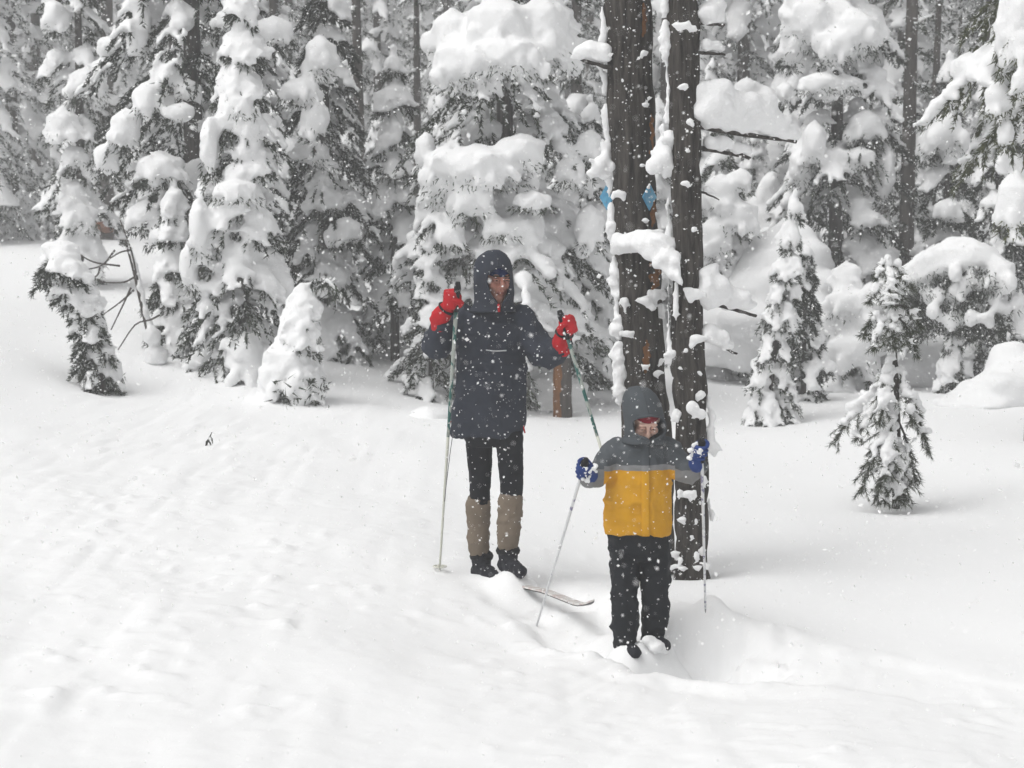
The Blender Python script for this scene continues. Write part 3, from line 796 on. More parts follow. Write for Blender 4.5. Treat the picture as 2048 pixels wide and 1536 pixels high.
# ------------------------------------------------------------------ stump, fallen log, twig
b = at(1124, 806, 18.4); b[2] = gz(b[0], 18.4)
stump = thing('broken_stump', 'broken orange brown stump showing behind the raised red mitten', 'stump', b)
P = spline([b - np.array((0, 0, .2)), at(1124, 780, 18.4), at(1123, 716, 18.4)], 12)
v, f = tube(P, np.linspace(.092, .080, 12), 14); v = v + (fbm(v, 14, 3, 2) * .008)[:, None]
part('wood', v, f, M['wood_orange'], stump)
v, f = tube(P + np.array((.022, -.018, 0)), np.linspace(.082, .070, 12), 14); part('bark', v + (fbm(v, 18, 5, 2) * .006)[:, None], f, M['bark_far'], stump)
V, Q = snow_skin([at(1123, 713, 18.4), at(1112, 711, 18.4)], np.array([(.10, .10, .05), (.06, .06, .05)]), .02, 3)
part('snow_cap', V, Q, M['tree_snow'], stump)

b = at(210, 468, 31); b[2] = min(b[2], gz(b[0], 31))
log = thing('fallen_log', 'fallen reddish log lying behind the crest of the left bank', 'log', b)
v, f = tube(spline([at(178, 462, 31), at(205, 456, 31), at(234, 455, 31)], 8), [.10, .12, .13, .13, .13, .13, .13, .12], 12)
part('wood', v + (fbm(v, 5, 8, 2) * .02)[:, None], f, M['wood_red'], log)
V, Q = snow_skin([at(x, 442 + .02 * abs(x - 210), 31) for x in range(176, 236, 6)], np.full((10, 3), .10) * np.array((1, 1, .55)), .03, 3)
part('snow_load', V, Q, M['tree_snow'], log)
v, f = tube(spline([at(196, 466, 30.6), at(215, 470, 30.6), at(240, 462, 30.6)], 6), .03, 6); part('branch', v, f, M['bark_far'], log)

b = at(412, 884, 13.6); b[2] = gz(b[0], 13.6) - .02
twig = thing('buried_twig', 'small dark twig poking out of the left snow bank', 'twig', b)
part('stem', *tube(spline([b, b + np.array((.015, 0, .06)), b + np.array((.045, 0, .12))], 8), np.linspace(.006, .003, 8), 6), M['bark'], twig)
for dx, dz, l in ((.015, .06, .06), (.02, .07, -.05), (.03, .09, .05), (.035, .1, -.03)):
    part('leaf', *tube([b + np.array((dx, 0, dz)), b + np.array((dx + l * .3, -.01, dz - .02)), b + np.array((dx + l * .45, -.015, dz - .055))], [.004, .007, .002], 5), M['needles_dark'], twig)
# ------------------------------------------------------------------ twin dead trunks
def bark_trunk(pix, d, seg=72, rows=260, seed=0):
    """pix: (py, cx, r_px). Ridged, furrowed trunk."""
    pix = np.array(pix, float); s = ppm(d)
    order = np.argsort(pix[:, 0]); q = pix[order]
    ys = np.linspace(q[-1, 0], q[0, 0], rows)
    cx = np.interp(ys, q[:, 0], q[:, 1]); rr = np.interp(ys, q[:, 0], q[:, 2]) / s
    C = np.array([at(a, b_, d) for a, b_ in zip(cx, ys)])
    C[:, 1] = d
    th = np.linspace(0, 2 * math.pi, seg, endpoint=False)
    v = np.empty((rows, seg, 3))
    dirs = np.stack([np.cos(th), np.sin(th), np.zeros(seg)], 1)
    samp = C[:, None] * np.array((0, 0, 1.0)) + dirs[None] * .1
    q_ = samp.reshape(-1, 3) * np.array((1, 1, .10))
    n1 = np.abs(vnoise(q_, 42, seed)); n2 = vnoise(samp.reshape(-1, 3) * np.array((1, 1, .35)), 26, seed + 5); n3 = vnoise(samp.reshape(-1, 3), 5, seed + 9)
    disp = (-.026 * (1 - n1) ** 3 + .006 * n2 + .012 * n3).reshape(rows, seg)
    v = C[:, None] + dirs[None] * (rr[:, None] + disp)[..., None]
    v = v.reshape(-1, 3); f = []
    i = np.arange(rows * seg).reshape(rows, seg); j = np.roll(i, -1, 1)
    f = np.stack([i[:-1], j[:-1], j[1:], i[1:]], -1).reshape(-1, 4)
    return v, f, (q, s, d)

def trunk_front(info, px, py, lift=0.0):
    q, s, d = info
    c = np.interp(py, q[:, 0], q[:, 1]); r_ = np.interp(py, q[:, 0], q[:, 2])
    x = np.clip((px - c) / r_, -1.3, 1.3)
    return at(px, py, d - (math.sqrt(max(0, 1 - x * x)) * r_ / s + lift))

def patch(tree, info, items, voxel=.010, name='snow_patch', seed=0, lump=.004):
    """One clump of snow stuck to the bark: balls (px, py, rx, ry)."""
    s = info[1]; C, Rr = [], []
    pr = np.random.default_rng(seed + int(items[0][0] * 7 + items[0][1]))
    for (px, py, rx, ry) in items:
        a, b_ = rx / s, ry / s; dp = min(a, max(b_, .03))
        c = trunk_front(info, px, py, dp * .25)
        C.append(c); Rr.append((a, dp, b_))
        Rr[-1] = (a * .75, dp * .8, b_ * .7)
        for k in range(9):
            w = pr.uniform(-1.1, 1.1); rr = min(a, b_) * pr.uniform(.22, .5)
            C.append(c + np.array((w * a * .85, -dp * pr.uniform(0, .35), b_ * pr.uniform(-1.25, .55) * (1 - .35 * abs(w))))); Rr.append((rr * pr.uniform(.7, 1.4), rr * .8, rr * pr.uniform(.7, 1.4)))
    V, Q = snow_skin(C, np.array(Rr), voxel * .85, 4, lump * 1.2, 18, seed, extra=[balls(C, Rr, False)], one=True)
    return part(name, V, Q, M['tree_snow'], tree)

def limb(tree, info, pts, r0, r1, snow, name='limb'):
    """Dead limb with its own load; pts (px, py, d), snow (px, py, rx, ry, d)."""
    P = spline([at(*p) for p in pts], 14)
    v, f = tube(P, np.linspace(r0, r1, 14), 9); v = v + (fbm(v, 30, 4, 2) * .004)[:, None]
    l = part(name, v, f, M['bark'], tree)
    C, Rr = [], []; lr = np.random.default_rng(int(pts[0][1]))
    for (px, py, rx, ry, d) in snow:
        s = ppm(d); c = at(px, py, d); C.append(c); Rr.append((rx / s * 1.1, max(ry / s * .9, .05), ry / s))
        for k in range(8):
            u1, u2, u3 = lr.uniform(-1, 1, 3); rr = ry / s * lr.uniform(.3, .6)
            C.append(c + np.array((u1 * rx / s * 1.0, u2 * .05, u3 * ry / s * .75))); Rr.append((rr * 1.2, rr, rr))
    V, Q = snow_skin(C, np.array(Rr), .016, 6, .014, 9, int(pts[0][1]), extra=[balls(C, Rr, False)], one=True)
    part('snow_load', V, Q, M['tree_snow'], l)
    return l

# right-hand trunk
b = np.array((at(1383, 1140, 10.6)[0], 10.6, 0)); b[2] = gz(b[0], 10.6) - .05
t2 = thing('dead_pine', 'slimmer straight dead trunk directly behind the child, snow limbs on one side', 'tree', b)
v, f, I2 = bark_trunk([(1190, 1384, 41), (1130, 1383, 38), (1050, 1382, 35), (900, 1382, 34), (700, 1376, 33), (500, 1375, 31), (250, 1370, 32), (0, 1366, 33), (-900, 1350, 30), (-2200, 1330, 22)], 10.6, seed=3)
part('trunk', v, f, M['bark'], t2)
for it in ([(1370,52,20,10),(1352,50,12,8),(1385,60,10,8)], [(1366,172,14,8)], [(1380,243,9,9)], [(1370,366,13,8)], [(1388,457,8,6)], [(1392,588,22,16),(1380,582,12,12)], [(1393,678,22,15)], [(1352,600,8,60),(1350,690,6,40)],
           [(1385,815,18,22)], [(1402,790,12,14)], [(1352,830,10,20)], [(1378,988,18,12)], [(1360,985,8,10)], [(1366,1038,11,9)], [(1392,1042,6,10)], [(1350,1108,10,14)], [(1392,1112,7,16)], [(1362,1120,8,12)], [(1384,1075,5,8)],
           [(1372,700,5,5)], [(1360,735,6,7)], [(1398,745,7,8)], [(1375,300,5,5)], [(1352,430,6,5)], [(1372,520,4,6)], [(1408,960,8,14)], [(1372,1015,4,6)], [(1400,1005,4,7)], [(1356,930,6,7)], [(1390,905,5,8)]):
    patch(t2, I2, it)
for it in ([(1352,1132,14,9),(1366,1136,12,7)], [(1396,1134,14,8),(1412,1130,10,10)], [(1405,1100,7,12)]):
    patch(t2, I2, it)
# strip plastered on its windward side
q = []; srng = np.random.default_rng(12)
for y in np.linspace(-160, 720, 120):
    w = 9 + 4 * math.sin(y * .03) + (10 if 290 < y < 340 else 0) - (6 if 360 < y < 400 else 0)
    nz = float(vnoise(np.array([(0, 0, y)]), .021, 3)[0]); w *= .80 + .5 * nz
    q.append((1334 + (y / 720) * 6 - (4 if y < 120 else 0) + 3 * nz + srng.normal(), y, max(3.0, w), 13))
for a_, b_ in ((0, 26), (28, 55), (58, 70), (73, 92), (95, 120)):
    patch(t2, I2, q[a_:b_], .012, 'snow_strip', 5 + a_, .006)
patch(t2, I2, [(1328,314,28,28),(1340,334,24,16),(1322,290,14,26),(1326,262,9,26),(1318,336,16,10)], .012, 'snow_ledge', 9)
patch(t2, I2, [(1421, 870, 14, 34), (1430, 895, 16, 16), (1424, 835, 10, 30), (1416, 800, 8, 24)], .013, 'snow_strip', 6)
patch(t2, I2, [(1424, 1028, 8, 16), (1418, 1005, 6, 20), (1420, 960, 7, 20), (1414, 930, 6, 20)], .012, 'snow_strip', 7)
limb(t2, I2, [(1385, 250, 10.6), (1420, 256, 10.62), (1500, 270, 10.75), (1592, 284, 10.9)], .022, .009,
     [(1416,222,16,40,10.6),(1432,214,28,46,10.62),(1462,218,34,46,10.68),(1500,230,36,38,10.75),(1540,246,34,30,10.8),(1572,262,24,19,10.86),(1424,186,14,20,10.62),(1590,275,14,10,10.9)])
limb(t2, I2, [(1388, 296, 10.6), (1430, 300, 10.64), (1500, 316, 10.8)], .018, .010, [(1420,286,16,15,10.62),(1445,288,20,15,10.66),(1475,295,22,13,10.72),(1494,303,12,10,10.78)])
limb(t2, I2, [(1388, 598, 10.6), (1420, 606, 10.6), (1465, 618, 10.66), (1512, 632, 10.75)], .018, .008,
     [(1414,572,18,42,10.6),(1435,580,28,36,10.62),(1462,597,26,24,10.66),(1490,612,20,12,10.7),(1418,545,14,20,10.6)])
limb(t2, I2, [(1388, 670, 10.6), (1425, 684, 10.58), (1474, 708, 10.62)], .014, .006, [(1418,665,14,18,10.58),(1436,674,18,16,10.6),(1458,690,14,11,10.62)])
limb(t2, I2, [(1385, 46, 10.6), (1420, 48, 10.62), (1448, 50, 10.7)], .012, .007, [(1412,26,14,22,10.6),(1430,22,20,24,10.64),(1444,36,10,12,10.68)])
limb(t2, I2, [(1385, 104, 10.6), (1420, 106, 10.62), (1450, 110, 10.68)], .012, .006, [(1412,92,12,14,10.6),(1430,92,16,14,10.64),(1446,100,8,8,10.68)])
limb(t2, I2, [(1385, 376, 10.6), (1412, 388, 10.6), (1438, 400, 10.64)], .008, .004, [(1412,378,9,8,10.6),(1426,386,9,7,10.62)])

# left-hand trunk
b = np.array((at(1296, 1130, 10.95)[0], 10.95, 0)); b[2] = gz(b[0], 10.95) - .05
t1 = thing('dead_pine', 'thicker dead trunk with blue markers and orange wounds, beside the slimmer trunk', 'tree', b)
v, f, I1 = bark_trunk([(1190, 1302, 56), (1000, 1298, 52), (770, 1287, 48), (600, 1280, 46), (400, 1268, 46), (200, 1262, 47), (0, 1255, 48), (-900, 1235, 42), (-2200, 1210, 30)], 10.95, seed=11)
part('trunk', v, f, M['bark'], t1)
for it in ([(1240,388,20,12),(1225,396,10,16)], [(1288,105,10,9)], [(1290,208,12,7),(1296,196,6,6)], [(1284,330,6,5)],
           [(1250,605,12,16),(1244,635,10,12)], [(1292,602,22,14),(1312,590,16,16),(1322,620,12,22)], [(1254,668,15,12)], [(1290,733,11,8)], [(1322,722,8,12)], [(1318,745,10,10)],
           [(1290,440,8,6)], [(1262,540,4,6)], [(1300,660,4,6)], [(1270,300,5,4)], [(1250,220,4,4)], [(1268,60,5,4)], [(1245,160,4,5)]):
    patch(t1, I1, it)
LEDGE = [(1236,492,16,20),(1255,486,22,20),(1275,482,24,20),(1298,484,26,27),(1318,498,22,28),(1333,517,17,25),(1345,537,12,20),(1355,553,8,13),(1362,563,5,9)]
limb(t1, I1, [(1262, 500, 10.85), (1300, 498, 10.70), (1338, 530, 10.50), (1360, 562, 10.44)], .012, .005, [(a_, b_, c_, d_, np.interp(a_, [1236, 1275, 1310, 1362], [10.82, 10.76, 10.64, 10.44])) for a_, b_, c_, d_ in LEDGE])
patch(t1, I1, [(1203,328,24,26),(1190,346,26,13),(1212,298,13,28)], .012, 'snow_ledge', 3)
q = []
for y in np.linspace(-160, 800, 130):
    x = np.interp(y, [-160, 0, 130, 300, 420, 600, 800], [1203, 1206, 1208, 1216, 1222, 1234, 1242])
    nz = float(vnoise(np.array([(0, 5, y)]), .018, 8)[0])
    q.append((x - (8 if 90 < y < 150 else 0) + srng.normal(), y, (10 + (4 if y > 560 else 0)) * (.80 + .45 * nz), 13))
for a_, b_ in ((0, 22), (24, 47), (50, 74), (77, 88), (91, 112), (114, 130)):
    patch(t1, I1, q[a_:b_], .012, 'snow_strip', 4 + a_, .006)
limb(t1, I1, [(1240, 140, 10.9), (1205, 132, 10.85), (1160, 120, 10.9)], .016, .008, [(1205,110,18,22,10.86),(1180,100,20,20,10.88),(1160,105,14,16,10.9)])
for (px, py, w, h) in ((1301, 268, 9, 36), (1309, 545, 13, 32), (1293, 712, 9, 30), (1287, 40, 7, 30), (1306, 420, 7, 30)):
    C = [trunk_front(I1, px + w * .25 * math.sin(k * 2.1), py + h * t, -.004) for k, t in enumerate(np.linspace(-1, 1, 9))]
    Rr = [(w / I1[1] * (1 - .6 * t * t), .014, h / 5 / I1[1]) for t in np.linspace(-1, 1, 9)]
    V, Q, N = remesh(*join([balls(C, Rr, False)]), .007, 2)
    part('bare_wood', V, Q, M['wood_orange'], t1)

# blue diamond trail markers
M['marker'], nt, bs = new_mat('marker_blue', (0.05, 0.26, 0.44), 0.35, 0.5)
n_ = noise_node(nt, 30, 3, .6, coords(nt)); r_ = ramp(nt, n_.outputs['Fac'], [(.35, (0.04, 0.22, 0.40)), (.7, (0.10, 0.36, 0.52))]); nt.links.new(r_.outputs['Color'], bs.inputs['Base Color'])
M['nail'], _, _ = new_mat('nail_steel', (0.25, 0.25, 0.25), 0.4, 0.5)
def marker(c, yaw, label, snowtop):
    o = thing('trail_marker', label, 'trail marker', c)
    h, t = .078, .003
    pr = np.array([(0, -h), (h * .94, 0), (0, h), (-h * .94, 0)])
    v = np.array([(x, -t, z) for x, z in pr] + [(x, t, z) for x, z in pr] + [(x * .88, -t * 1.8, z * .88) for x, z in pr])
    f = [(8, 9, 10, 11), (4, 7, 6, 5)] + [(k, (k + 1) % 4, (k + 1) % 4 + 8, k + 8) for k in range(4)] + [(k + 4, (k + 1) % 4 + 4, (k + 1) % 4, k) for k in range(4)]
    p_ = link('plate', mesh_from('plate', v, f, False), M['marker'], o)
    for dz in (-.03, .03):
        nv, nf = balls([(0, -t * 2, dz)], np.array([.004])); link('nail', mesh_from('nail', nv, nf), M['nail'], o)
    if snowtop:
        V, Q = snow_skin([(-.02, -.005, .055), (-.04, -.005, .03), (-.006, -.004, .072)], np.array([.014, .012, .010]), .006, 2)
        link('snow_cap', mesh_from('snow_cap', V, Q), M['tree_snow'], o)
    o.rotation_euler = (0, 0, yaw)
    return o
c = trunk_front(I1, 1299, 394, .012); marker(c, R(52), 'blue diamond plate on the bark facing the slimmer trunk', True)
c = at(1214, 394, 11.0); marker(c, R(-58), 'darker blue diamond plate on the snow plastered side of the thick trunk', False)
# ------------------------------------------------------------------ people
def cloth(name, c, rough=.85, fine=260, st=.25):
    m, nt, b = new_mat(name, c, rough, .15)
    v = coords(nt)
    n = noise_node(nt, fine, 2, .5, v); n2 = noise_node(nt, 9, 4, .6, v)
    dk = tuple(x * .78 for x in c); r = ramp(nt, n2.outputs['Fac'], [(.3, dk), (.7, c)])
    nt.links.new(r.outputs['Color'], b.inputs['Base Color'])
    add_bump(nt, b, n.outputs['Fac'], st, .002)
    return m
M['anorak'] = cloth('charcoal_anorak', (0.036, 0.042, 0.058))
M['tights'] = cloth('black_tights', (0.008, 0.009, 0.013), .7)
M['gaiter'] = cloth('beige_gaiter', (0.205, 0.165, 0.125))
M['boot'] = cloth('black_boot', (0.013, 0.014, 0.020), .55)
M['red'] = cloth('red_mitten', (0.50, 0.012, 0.020), .7)
M['black'] = cloth('black_strap', (0.012, 0.012, 0.014), .6)
M['navy'] = cloth('navy_knit', (0.014, 0.024, 0.085))
M['red_knit'] = cloth('red_knit', (0.22, 0.012, 0.024))
M['grey_hood'] = cloth('grey_nylon', (0.080, 0.090, 0.100))
M['yellow'] = cloth('yellow_nylon', (0.60, 0.30, 0.012), .7)
M['pants'] = cloth('black_snow_pants', (0.009, 0.011, 0.015), .7)
M['glove'] = cloth('blue_glove', (0.020, 0.050, 0.20), .7)
M['cord'], _, _ = new_mat('grey_cord', (0.16, 0.15, 0.16), .8, .2)
M['tape'], _, _ = new_mat('reflective_tape', (0.40, 0.41, 0.42), .45, .5)

def skin_mat(name, c, lip):
    m, nt, b = new_mat(name, c, .5, .35)
    n = noise_node(nt, 38, 3, .6, coords(nt)); r = ramp(nt, n.outputs['Fac'], [(.3, lip), (.75, c)])
    nt.links.new(r.outputs['Color'], b.inputs['Base Color'])
    b.inputs['Subsurface Weight'].default_value = .12; b.inputs['Subsurface Radius'].default_value = (.012, .005, .003); b.inputs['Subsurface Scale'].default_value = .5
    return m
M['skin_a'] = skin_mat('weathered_skin', (0.46, 0.25, 0.19), (0.40, 0.17, 0.13))
M['skin_c'] = skin_mat('child_skin', (0.72, 0.50, 0.41), (0.66, 0.40, 0.33))
M['lips'], _, _ = new_mat('lips', (0.27, 0.105, 0.085), .45, .4)
M['brow'], _, _ = new_mat('brow_hair', (0.05, 0.035, 0.025), .8, .2)
M['eye'], _, _ = new_mat('eye', (0.30, 0.27, 0.25), .15, .5)
M['iris'], _, _ = new_mat('iris', (0.02, 0.016, 0.014), .15, .5)

def loft(secs, seg=28):
    """Stack of horizontal ellipses: (centre, rx, ry)."""
    C = np.array([s[0] for s in secs]); rx = np.array([s[1] for s in secs]); ry = np.array([s[2] for s in secs])
    n = (len(secs) - 1) * 5 + 1; u = np.linspace(0, len(secs) - 1, n)
    C = spline(C, n); k = np.arange(len(secs)); rx = np.interp(u, k, rx); ry = np.interp(u, k, ry)
    th = np.linspace(0, 2 * math.pi, seg, endpoint=False)
    v = (C[:, None] + np.stack([np.cos(th)[None] * rx[:, None], np.sin(th)[None] * ry[:, None], np.zeros((n, seg))], -1)).reshape(-1, 3)
    i = np.arange(n * seg).reshape(n, seg); j = np.roll(i, -1, 1)
    q = np.stack([i[:-1], i[1:], j[1:], j[:-1]], -1).reshape(-1, 4)
    f = np.concatenate([q[:, [0, 1, 2]], q[:, [0, 2, 3]]])
    v = np.concatenate([v, C[:1], C[-1:]]); a, b = n * seg, n * seg + 1
    caps = [(a, i[0, t], j[0, t]) for t in range(seg)] + [(b, j[-1, t], i[-1, t]) for t in range(seg)]
    return v, np.concatenate([f, np.array(caps)])

def limbm(pts, rad, n=22, seg=16):
    P = spline(pts, n); rr = np.interp(np.linspace(0, len(rad) - 1, n), np.arange(len(rad)), rad)
    ends = balls([P[0], P[-1]], np.array([rr[0] * .98, rr[-1] * .98]), False)
    return join([tube(P, rr, seg), ends])

def garment(name, shapes, voxel, mat, parent, folds=.006, fscale=(9, 9, 14), seed=0, smooth=5, fine=.002):
    V, Q, N = remesh(*join(shapes), voxel, smooth)
    w = np.abs(vnoise(V * np.array(fscale), 1.0, seed)) + .5 * np.abs(vnoise(V * np.array(fscale) * 2.1, 1.0, seed + 3))
    V = V + N * ((.45 - w) * folds + fine * vnoise(V, 60, seed + 5))[:, None]
    return part(name, V, Q, mat, parent)

def rot(yaw, pitch):
    return np.array((Matrix.Rotation(yaw, 3, 'Z') @ Matrix.Rotation(pitch, 3, 'X')))

def head_shapes(c, Rm, s):
    items = [((0, .012, .030), (.076, .094, .098)), ((0, -.012, -.035), (.062, .074, .083)), ((0, -.056, -.096), (.030, .028, .026)), ((0, -.030, -.085), (.046, .05, .035)),
             ((0, -.092, .006), (.010, .014, .022)), ((0, -.102, -.014), (.0115, .016, .014)), ((0, -.106, -.024), (.013, .014, .011)), ((.012, -.094, -.027), (.010, .012, .008)), ((-.012, -.094, -.027), (.010, .012, .008)),
             ((.030, -.079, .030), (.024, .014, .010)), ((-.030, -.079, .030), (.024, .014, .010)), ((.040, -.062, -.022), (.026, .024, .024)), ((-.040, -.062, -.022), (.026, .024, .024)),
             ((0, -.083, -.053), (.023, .012, .0065)), ((0, -.081, -.066), (.020, .012, .0075)), ((.075, .012, -.004), (.010, .018, .030)), ((-.075, .012, -.004), (.010, .018, .030))]
    out = []
    for (p, r) in items:
        v = ICO_V * np.array(r) * s + np.array(p) * s
        out.append((v @ Rm.T + c, ICO_F))
    return out

def finish_face(body, c, Rm, s, down=False):
    """Lips and brows by region, eyes as parts."""
    me = body.data; o0 = origin_of(body)
    me.materials.append(M['lips']); me.materials.append(M['brow'])
    for p in me.polygons:
        l = ((np.array(p.center) + o0 - c) @ Rm) / s
        if l[1] < -.05 and abs(l[0]) < .019 and -.068 < l[2] < -.052: p.material_index = 1
        elif not down and l[1] < -.05 and .010 < abs(l[0]) < .050 and .026 < l[2] < .036: p.material_index = 2
    for sx in (-1, 1):
        e = np.array((sx * .030, -.0765, .008)) * s @ Rm.T + c
        v, f = balls([e], np.array([.0115 * s]), False); eye = part('eye', v, f, M['eye'], body.parent)
        q = np.array((sx * .030, -.0855, .006)) * s @ Rm.T + c
        v, f = balls([q], np.array([.0058 * s]), False); part('iris', v, f, M['iris'], eye)
        # lid
        V = []
        for a in np.linspace(-1, 1, 9):
            V.append(np.array((sx * .030 + a * .0145, -.087 + .006 * a * a, .0135 - .004 * a * a)) * s @ Rm.T + c)
        part('eyelid', *tube(V, .0046 * s, 6), body.data.materials[0], eye)
        low = [p + np.array((0, .001, -.0125 * s)) for p in V]; part('eyelid', *tube(low, .0036 * s, 6), body.data.materials[0], eye)
        if down:
            v, f = balls([e + np.array((0, 0, .0005))], np.array([.0130 * s]), False); part('eyelid', v, f, body.data.materials[0], eye)
            part('lashes', *tube([p + np.array((0, -.003, -.009 * s)) for p in V], .0010 * s, 5), M['brow'], eye)

def hood(levels, A, depth, yaw, mat, parent, thick=.012, seed=0, rows=54, cols=72):
    """levels: (py, cx, rx, ry, half opening in degrees)."""
    L = np.array(levels, float); u = np.linspace(0, len(L) - 1, rows); k = np.arange(len(L))
    S = spline(np.stack([L[:, 0], L[:, 1], L[:, 2], L[:, 3], L[:, 4]], 1), rows)
    v = []
    for r_ in S:
        c = A(r_[1], r_[0], depth)
        op = max(0.6, r_[4]) * math.pi / 180
        th = np.linspace(op, 2 * math.pi - op, cols) - math.pi / 2 + yaw
        v.append(np.stack([c[0] + np.cos(th) * max(r_[2], .004), c[1] + np.sin(th) * max(r_[3], .004), np.full(cols, c[2])], 1))
    v = np.array(v)
    w = v.reshape(-1, 3)
    cen = w.mean(0)
    nrm = w - cen; nrm /= np.linalg.norm(nrm, axis=1)[:, None]
    w = w + nrm * (.005 * vnoise(w, 14, seed) + .004 * np.abs(vnoise(w, 30, seed + 1)))[:, None]
    i = np.arange(rows * cols).reshape(rows, cols)
    f = np.stack([i[:-1, :-1], i[1:, :-1], i[1:, 1:], i[:-1, 1:]], -1).reshape(-1, 4)[:, ::-1]
    h = part('hood', w, f, mat, parent)
    m = h.modifiers.new('thickness', 'SOLIDIFY'); m.thickness = thick; m.offset = -1
    # stitched rim
    g_ = w.reshape(rows, cols, 3); sel = [r for r in range(rows) if S[r, 4] > 4]
    rim = np.concatenate([g_[sel, 0], g_[sel[::-1], -1]])
    part('rim', *tube(spline(rim, 60), .007, 8), mat, parent)
    return h

def beanie(c, Rm, s, mat, parent, brim=.036):
    th = np.linspace(0, 2 * math.pi, 40, endpoint=False); V = []; rows = 12
    for a in np.linspace(0, 1, rows):
        ph = a * math.pi / 2
        for t in th:
            zc = brim + (.134 - brim) * math.sin(ph) - .010 * math.sin(t) * -1 * (1 - a)
            rb = 1 if brim < .04 else 1 - .5 * ((brim - .03) / .098) ** 2
            V.append(np.array((rb * math.cos(t) * .080 * math.cos(ph), .010 + rb * math.sin(t) * .099 * math.cos(ph), zc)) * s @ Rm.T + c)
    i = np.arange(rows * 40).reshape(rows, 40); j = np.roll(i, -1, 1)
    f = np.stack([i[:-1], j[:-1], j[1:], i[1:]], -1).reshape(-1, 4)
    o = part('beanie', np.array(V), f, mat, parent); m = o.modifiers.new('thickness', 'SOLIDIFY'); m.thickness = .008
    return o

def ground_hit(px, py, d0=7.0, d1=16.0):
    for d in np.arange(d0, d1, .02):
        p = at(px, py, d)
        if p[2] <= gz(p[0], p[1]): return d
    return d1

def pole_mat(name, base, deco, sc, lo, hi):
    m, nt, b = new_mat(name, base, .3, .5)
    v = coords(nt, (30, 30, sc)); n = noise_node(nt, 1.0, 2, .5, v)
    r = ramp(nt, n.outputs['Fac'], [(lo, deco), (hi, base)]); r.color_ramp.interpolation = 'LINEAR'
    nt.links.new(r.outputs['Color'], b.inputs['Base Color'])
    return m
M['pole_green'] = pole_mat('pole_green_print', (0.34, 0.37, 0.34), (0.012, 0.10, 0.085), 16, .46, .50)
M['pole_white'], _, _ = new_mat('pole_white', (0.56, 0.57, 0.50), .35, .5)
M['pole_blue'] = pole_mat('pole_blue_print', (0.66, 0.67, 0.68), (0.20, 0.19, 0.30), 26, .34, .42)
M['basket'], _, _ = new_mat('basket_plastic', (0.62, 0.62, 0.55), .5, .4)

def pole(top, bot, label, grip_l, upper, split, r0, r1, basket_at=None, group=None):
    top, bot = np.asarray(top), np.asarray(bot); ax = (bot - top) / np.linalg.norm(bot - top); L = np.linalg.norm(bot - top)
    o = thing('ski_pole', label, 'ski pole', bot, group)
    P = lambda a: top + ax * L * a
    g_ = grip_l / L
    part('grip', *tube([P(-.02 * 1), P(0), P(g_ * .3), P(g_ * .7), P(g_)], [.012, .019, .015, .016, .012], 12), M['black'], o)
    part('shaft', *tube([P(t) for t in np.linspace(g_, split, 8)], np.linspace(r0, r0 + (r1 - r0) * split, 8), 12), upper, o)
    part('lower_shaft', *tube([P(t) for t in np.linspace(split, .985, 8)], np.linspace(r0 + (r1 - r0) * split, r1, 8), 12), M['pole_white'] if upper is M['pole_green'] else upper, o)
    part('tip', *tube([P(.98), P(1.0), P(1.012)], [r1 * .8, r1 * .6, .001], 8), M['nail'], o)
    if basket_at:
        c = P(basket_at); th = np.linspace(0, 2 * math.pi, 25)
        ring = np.stack([c[0] + np.cos(th) * .036, c[1] + np.sin(th) * .036, np.full(25, c[2])], 1)
        bk = part('basket', *tube(ring, .005, 6, False), M['basket'], o)
        for a in (0, 2.1, 4.2):
            part('spoke', *tube([c, c + np.array((math.cos(a) * .036, math.sin(a) * .036, 0))], .004, 5), M['basket'], bk)
    # wrist strap loop
    s0 = P(g_ * .05); lp = spline([s0, s0 + np.array((.015, .02, -.03)), s0 + np.array((.012, .03, -.07)), s0 + np.array((-.010, .025, -.05)), s0], 16)
    part('strap', *tube(lp, [(.004, .0015)] * 16, 6, False), M['black'], o)
    return o

# ================================================================== the taller skier
AD = 10.0
def A(px, py, dy=0.0): return at(px, py, AD + dy)
base = A(995, 1160); base[2] = gz(base[0], base[1])
adult = thing('person', 'taller skier in a charcoal hooded anorak, black tights and beige gaiters, holding poles upright', 'person', base)
HA = A(993, 557, .0); RA = rot(R(20), R(11)); SA = 1.0
body = head_shapes(HA, RA, SA) + [limbm([A(990, 585, .02), A(985, 625, .03), A(983, 650, .03)], [.055, .055, .07]),
    loft([(A(983, 625, .03), .09, .06), (A(982, 650, .03), .15, .085), (A(981, 720, .03), .145, .09), (A(978, 790, .03), .13, .085), (A(978, 850, .03), .14, .09), (A(985, 885, .03), .12, .08)]),
    limbm([A(930, 632, .03), A(896, 672, .0), A(876, 694, -.05), A(885, 650, -.13), A(898, 606, -.17)], [.05, .048, .045, .035, .03]),
    limbm([A(1036, 634, .03), A(1062, 674, .0), A(1086, 704, -.06), A(1117, 698, -.13), A(1134, 655, -.19)], [.05, .048, .045, .035, .03]),
    limbm([A(958, 870, .06), A(960, 940, .06), A(960, 1000, .07), A(958, 1060, .09), A(962, 1130, .10)], [.06, .05, .04, .042, .03]),
    limbm([A(1018, 870, .0), A(1021, 940, -.02), A(1022, 1000, -.04), A(1018, 1060, -.04), A(1015, 1130, -.03)], [.06, .05, .04, .042, .03]),
    balls([A(898, 604, -.18), A(1135, 652, -.20)], np.array([.030, .030]), False)]
V, Q, N = remesh(*join(body), .0062, 1)
bo = part('body', V, Q, M['skin_a'], adult); finish_face(bo, HA, RA, SA)
beanie(HA, RA, SA, M['navy'], adult)

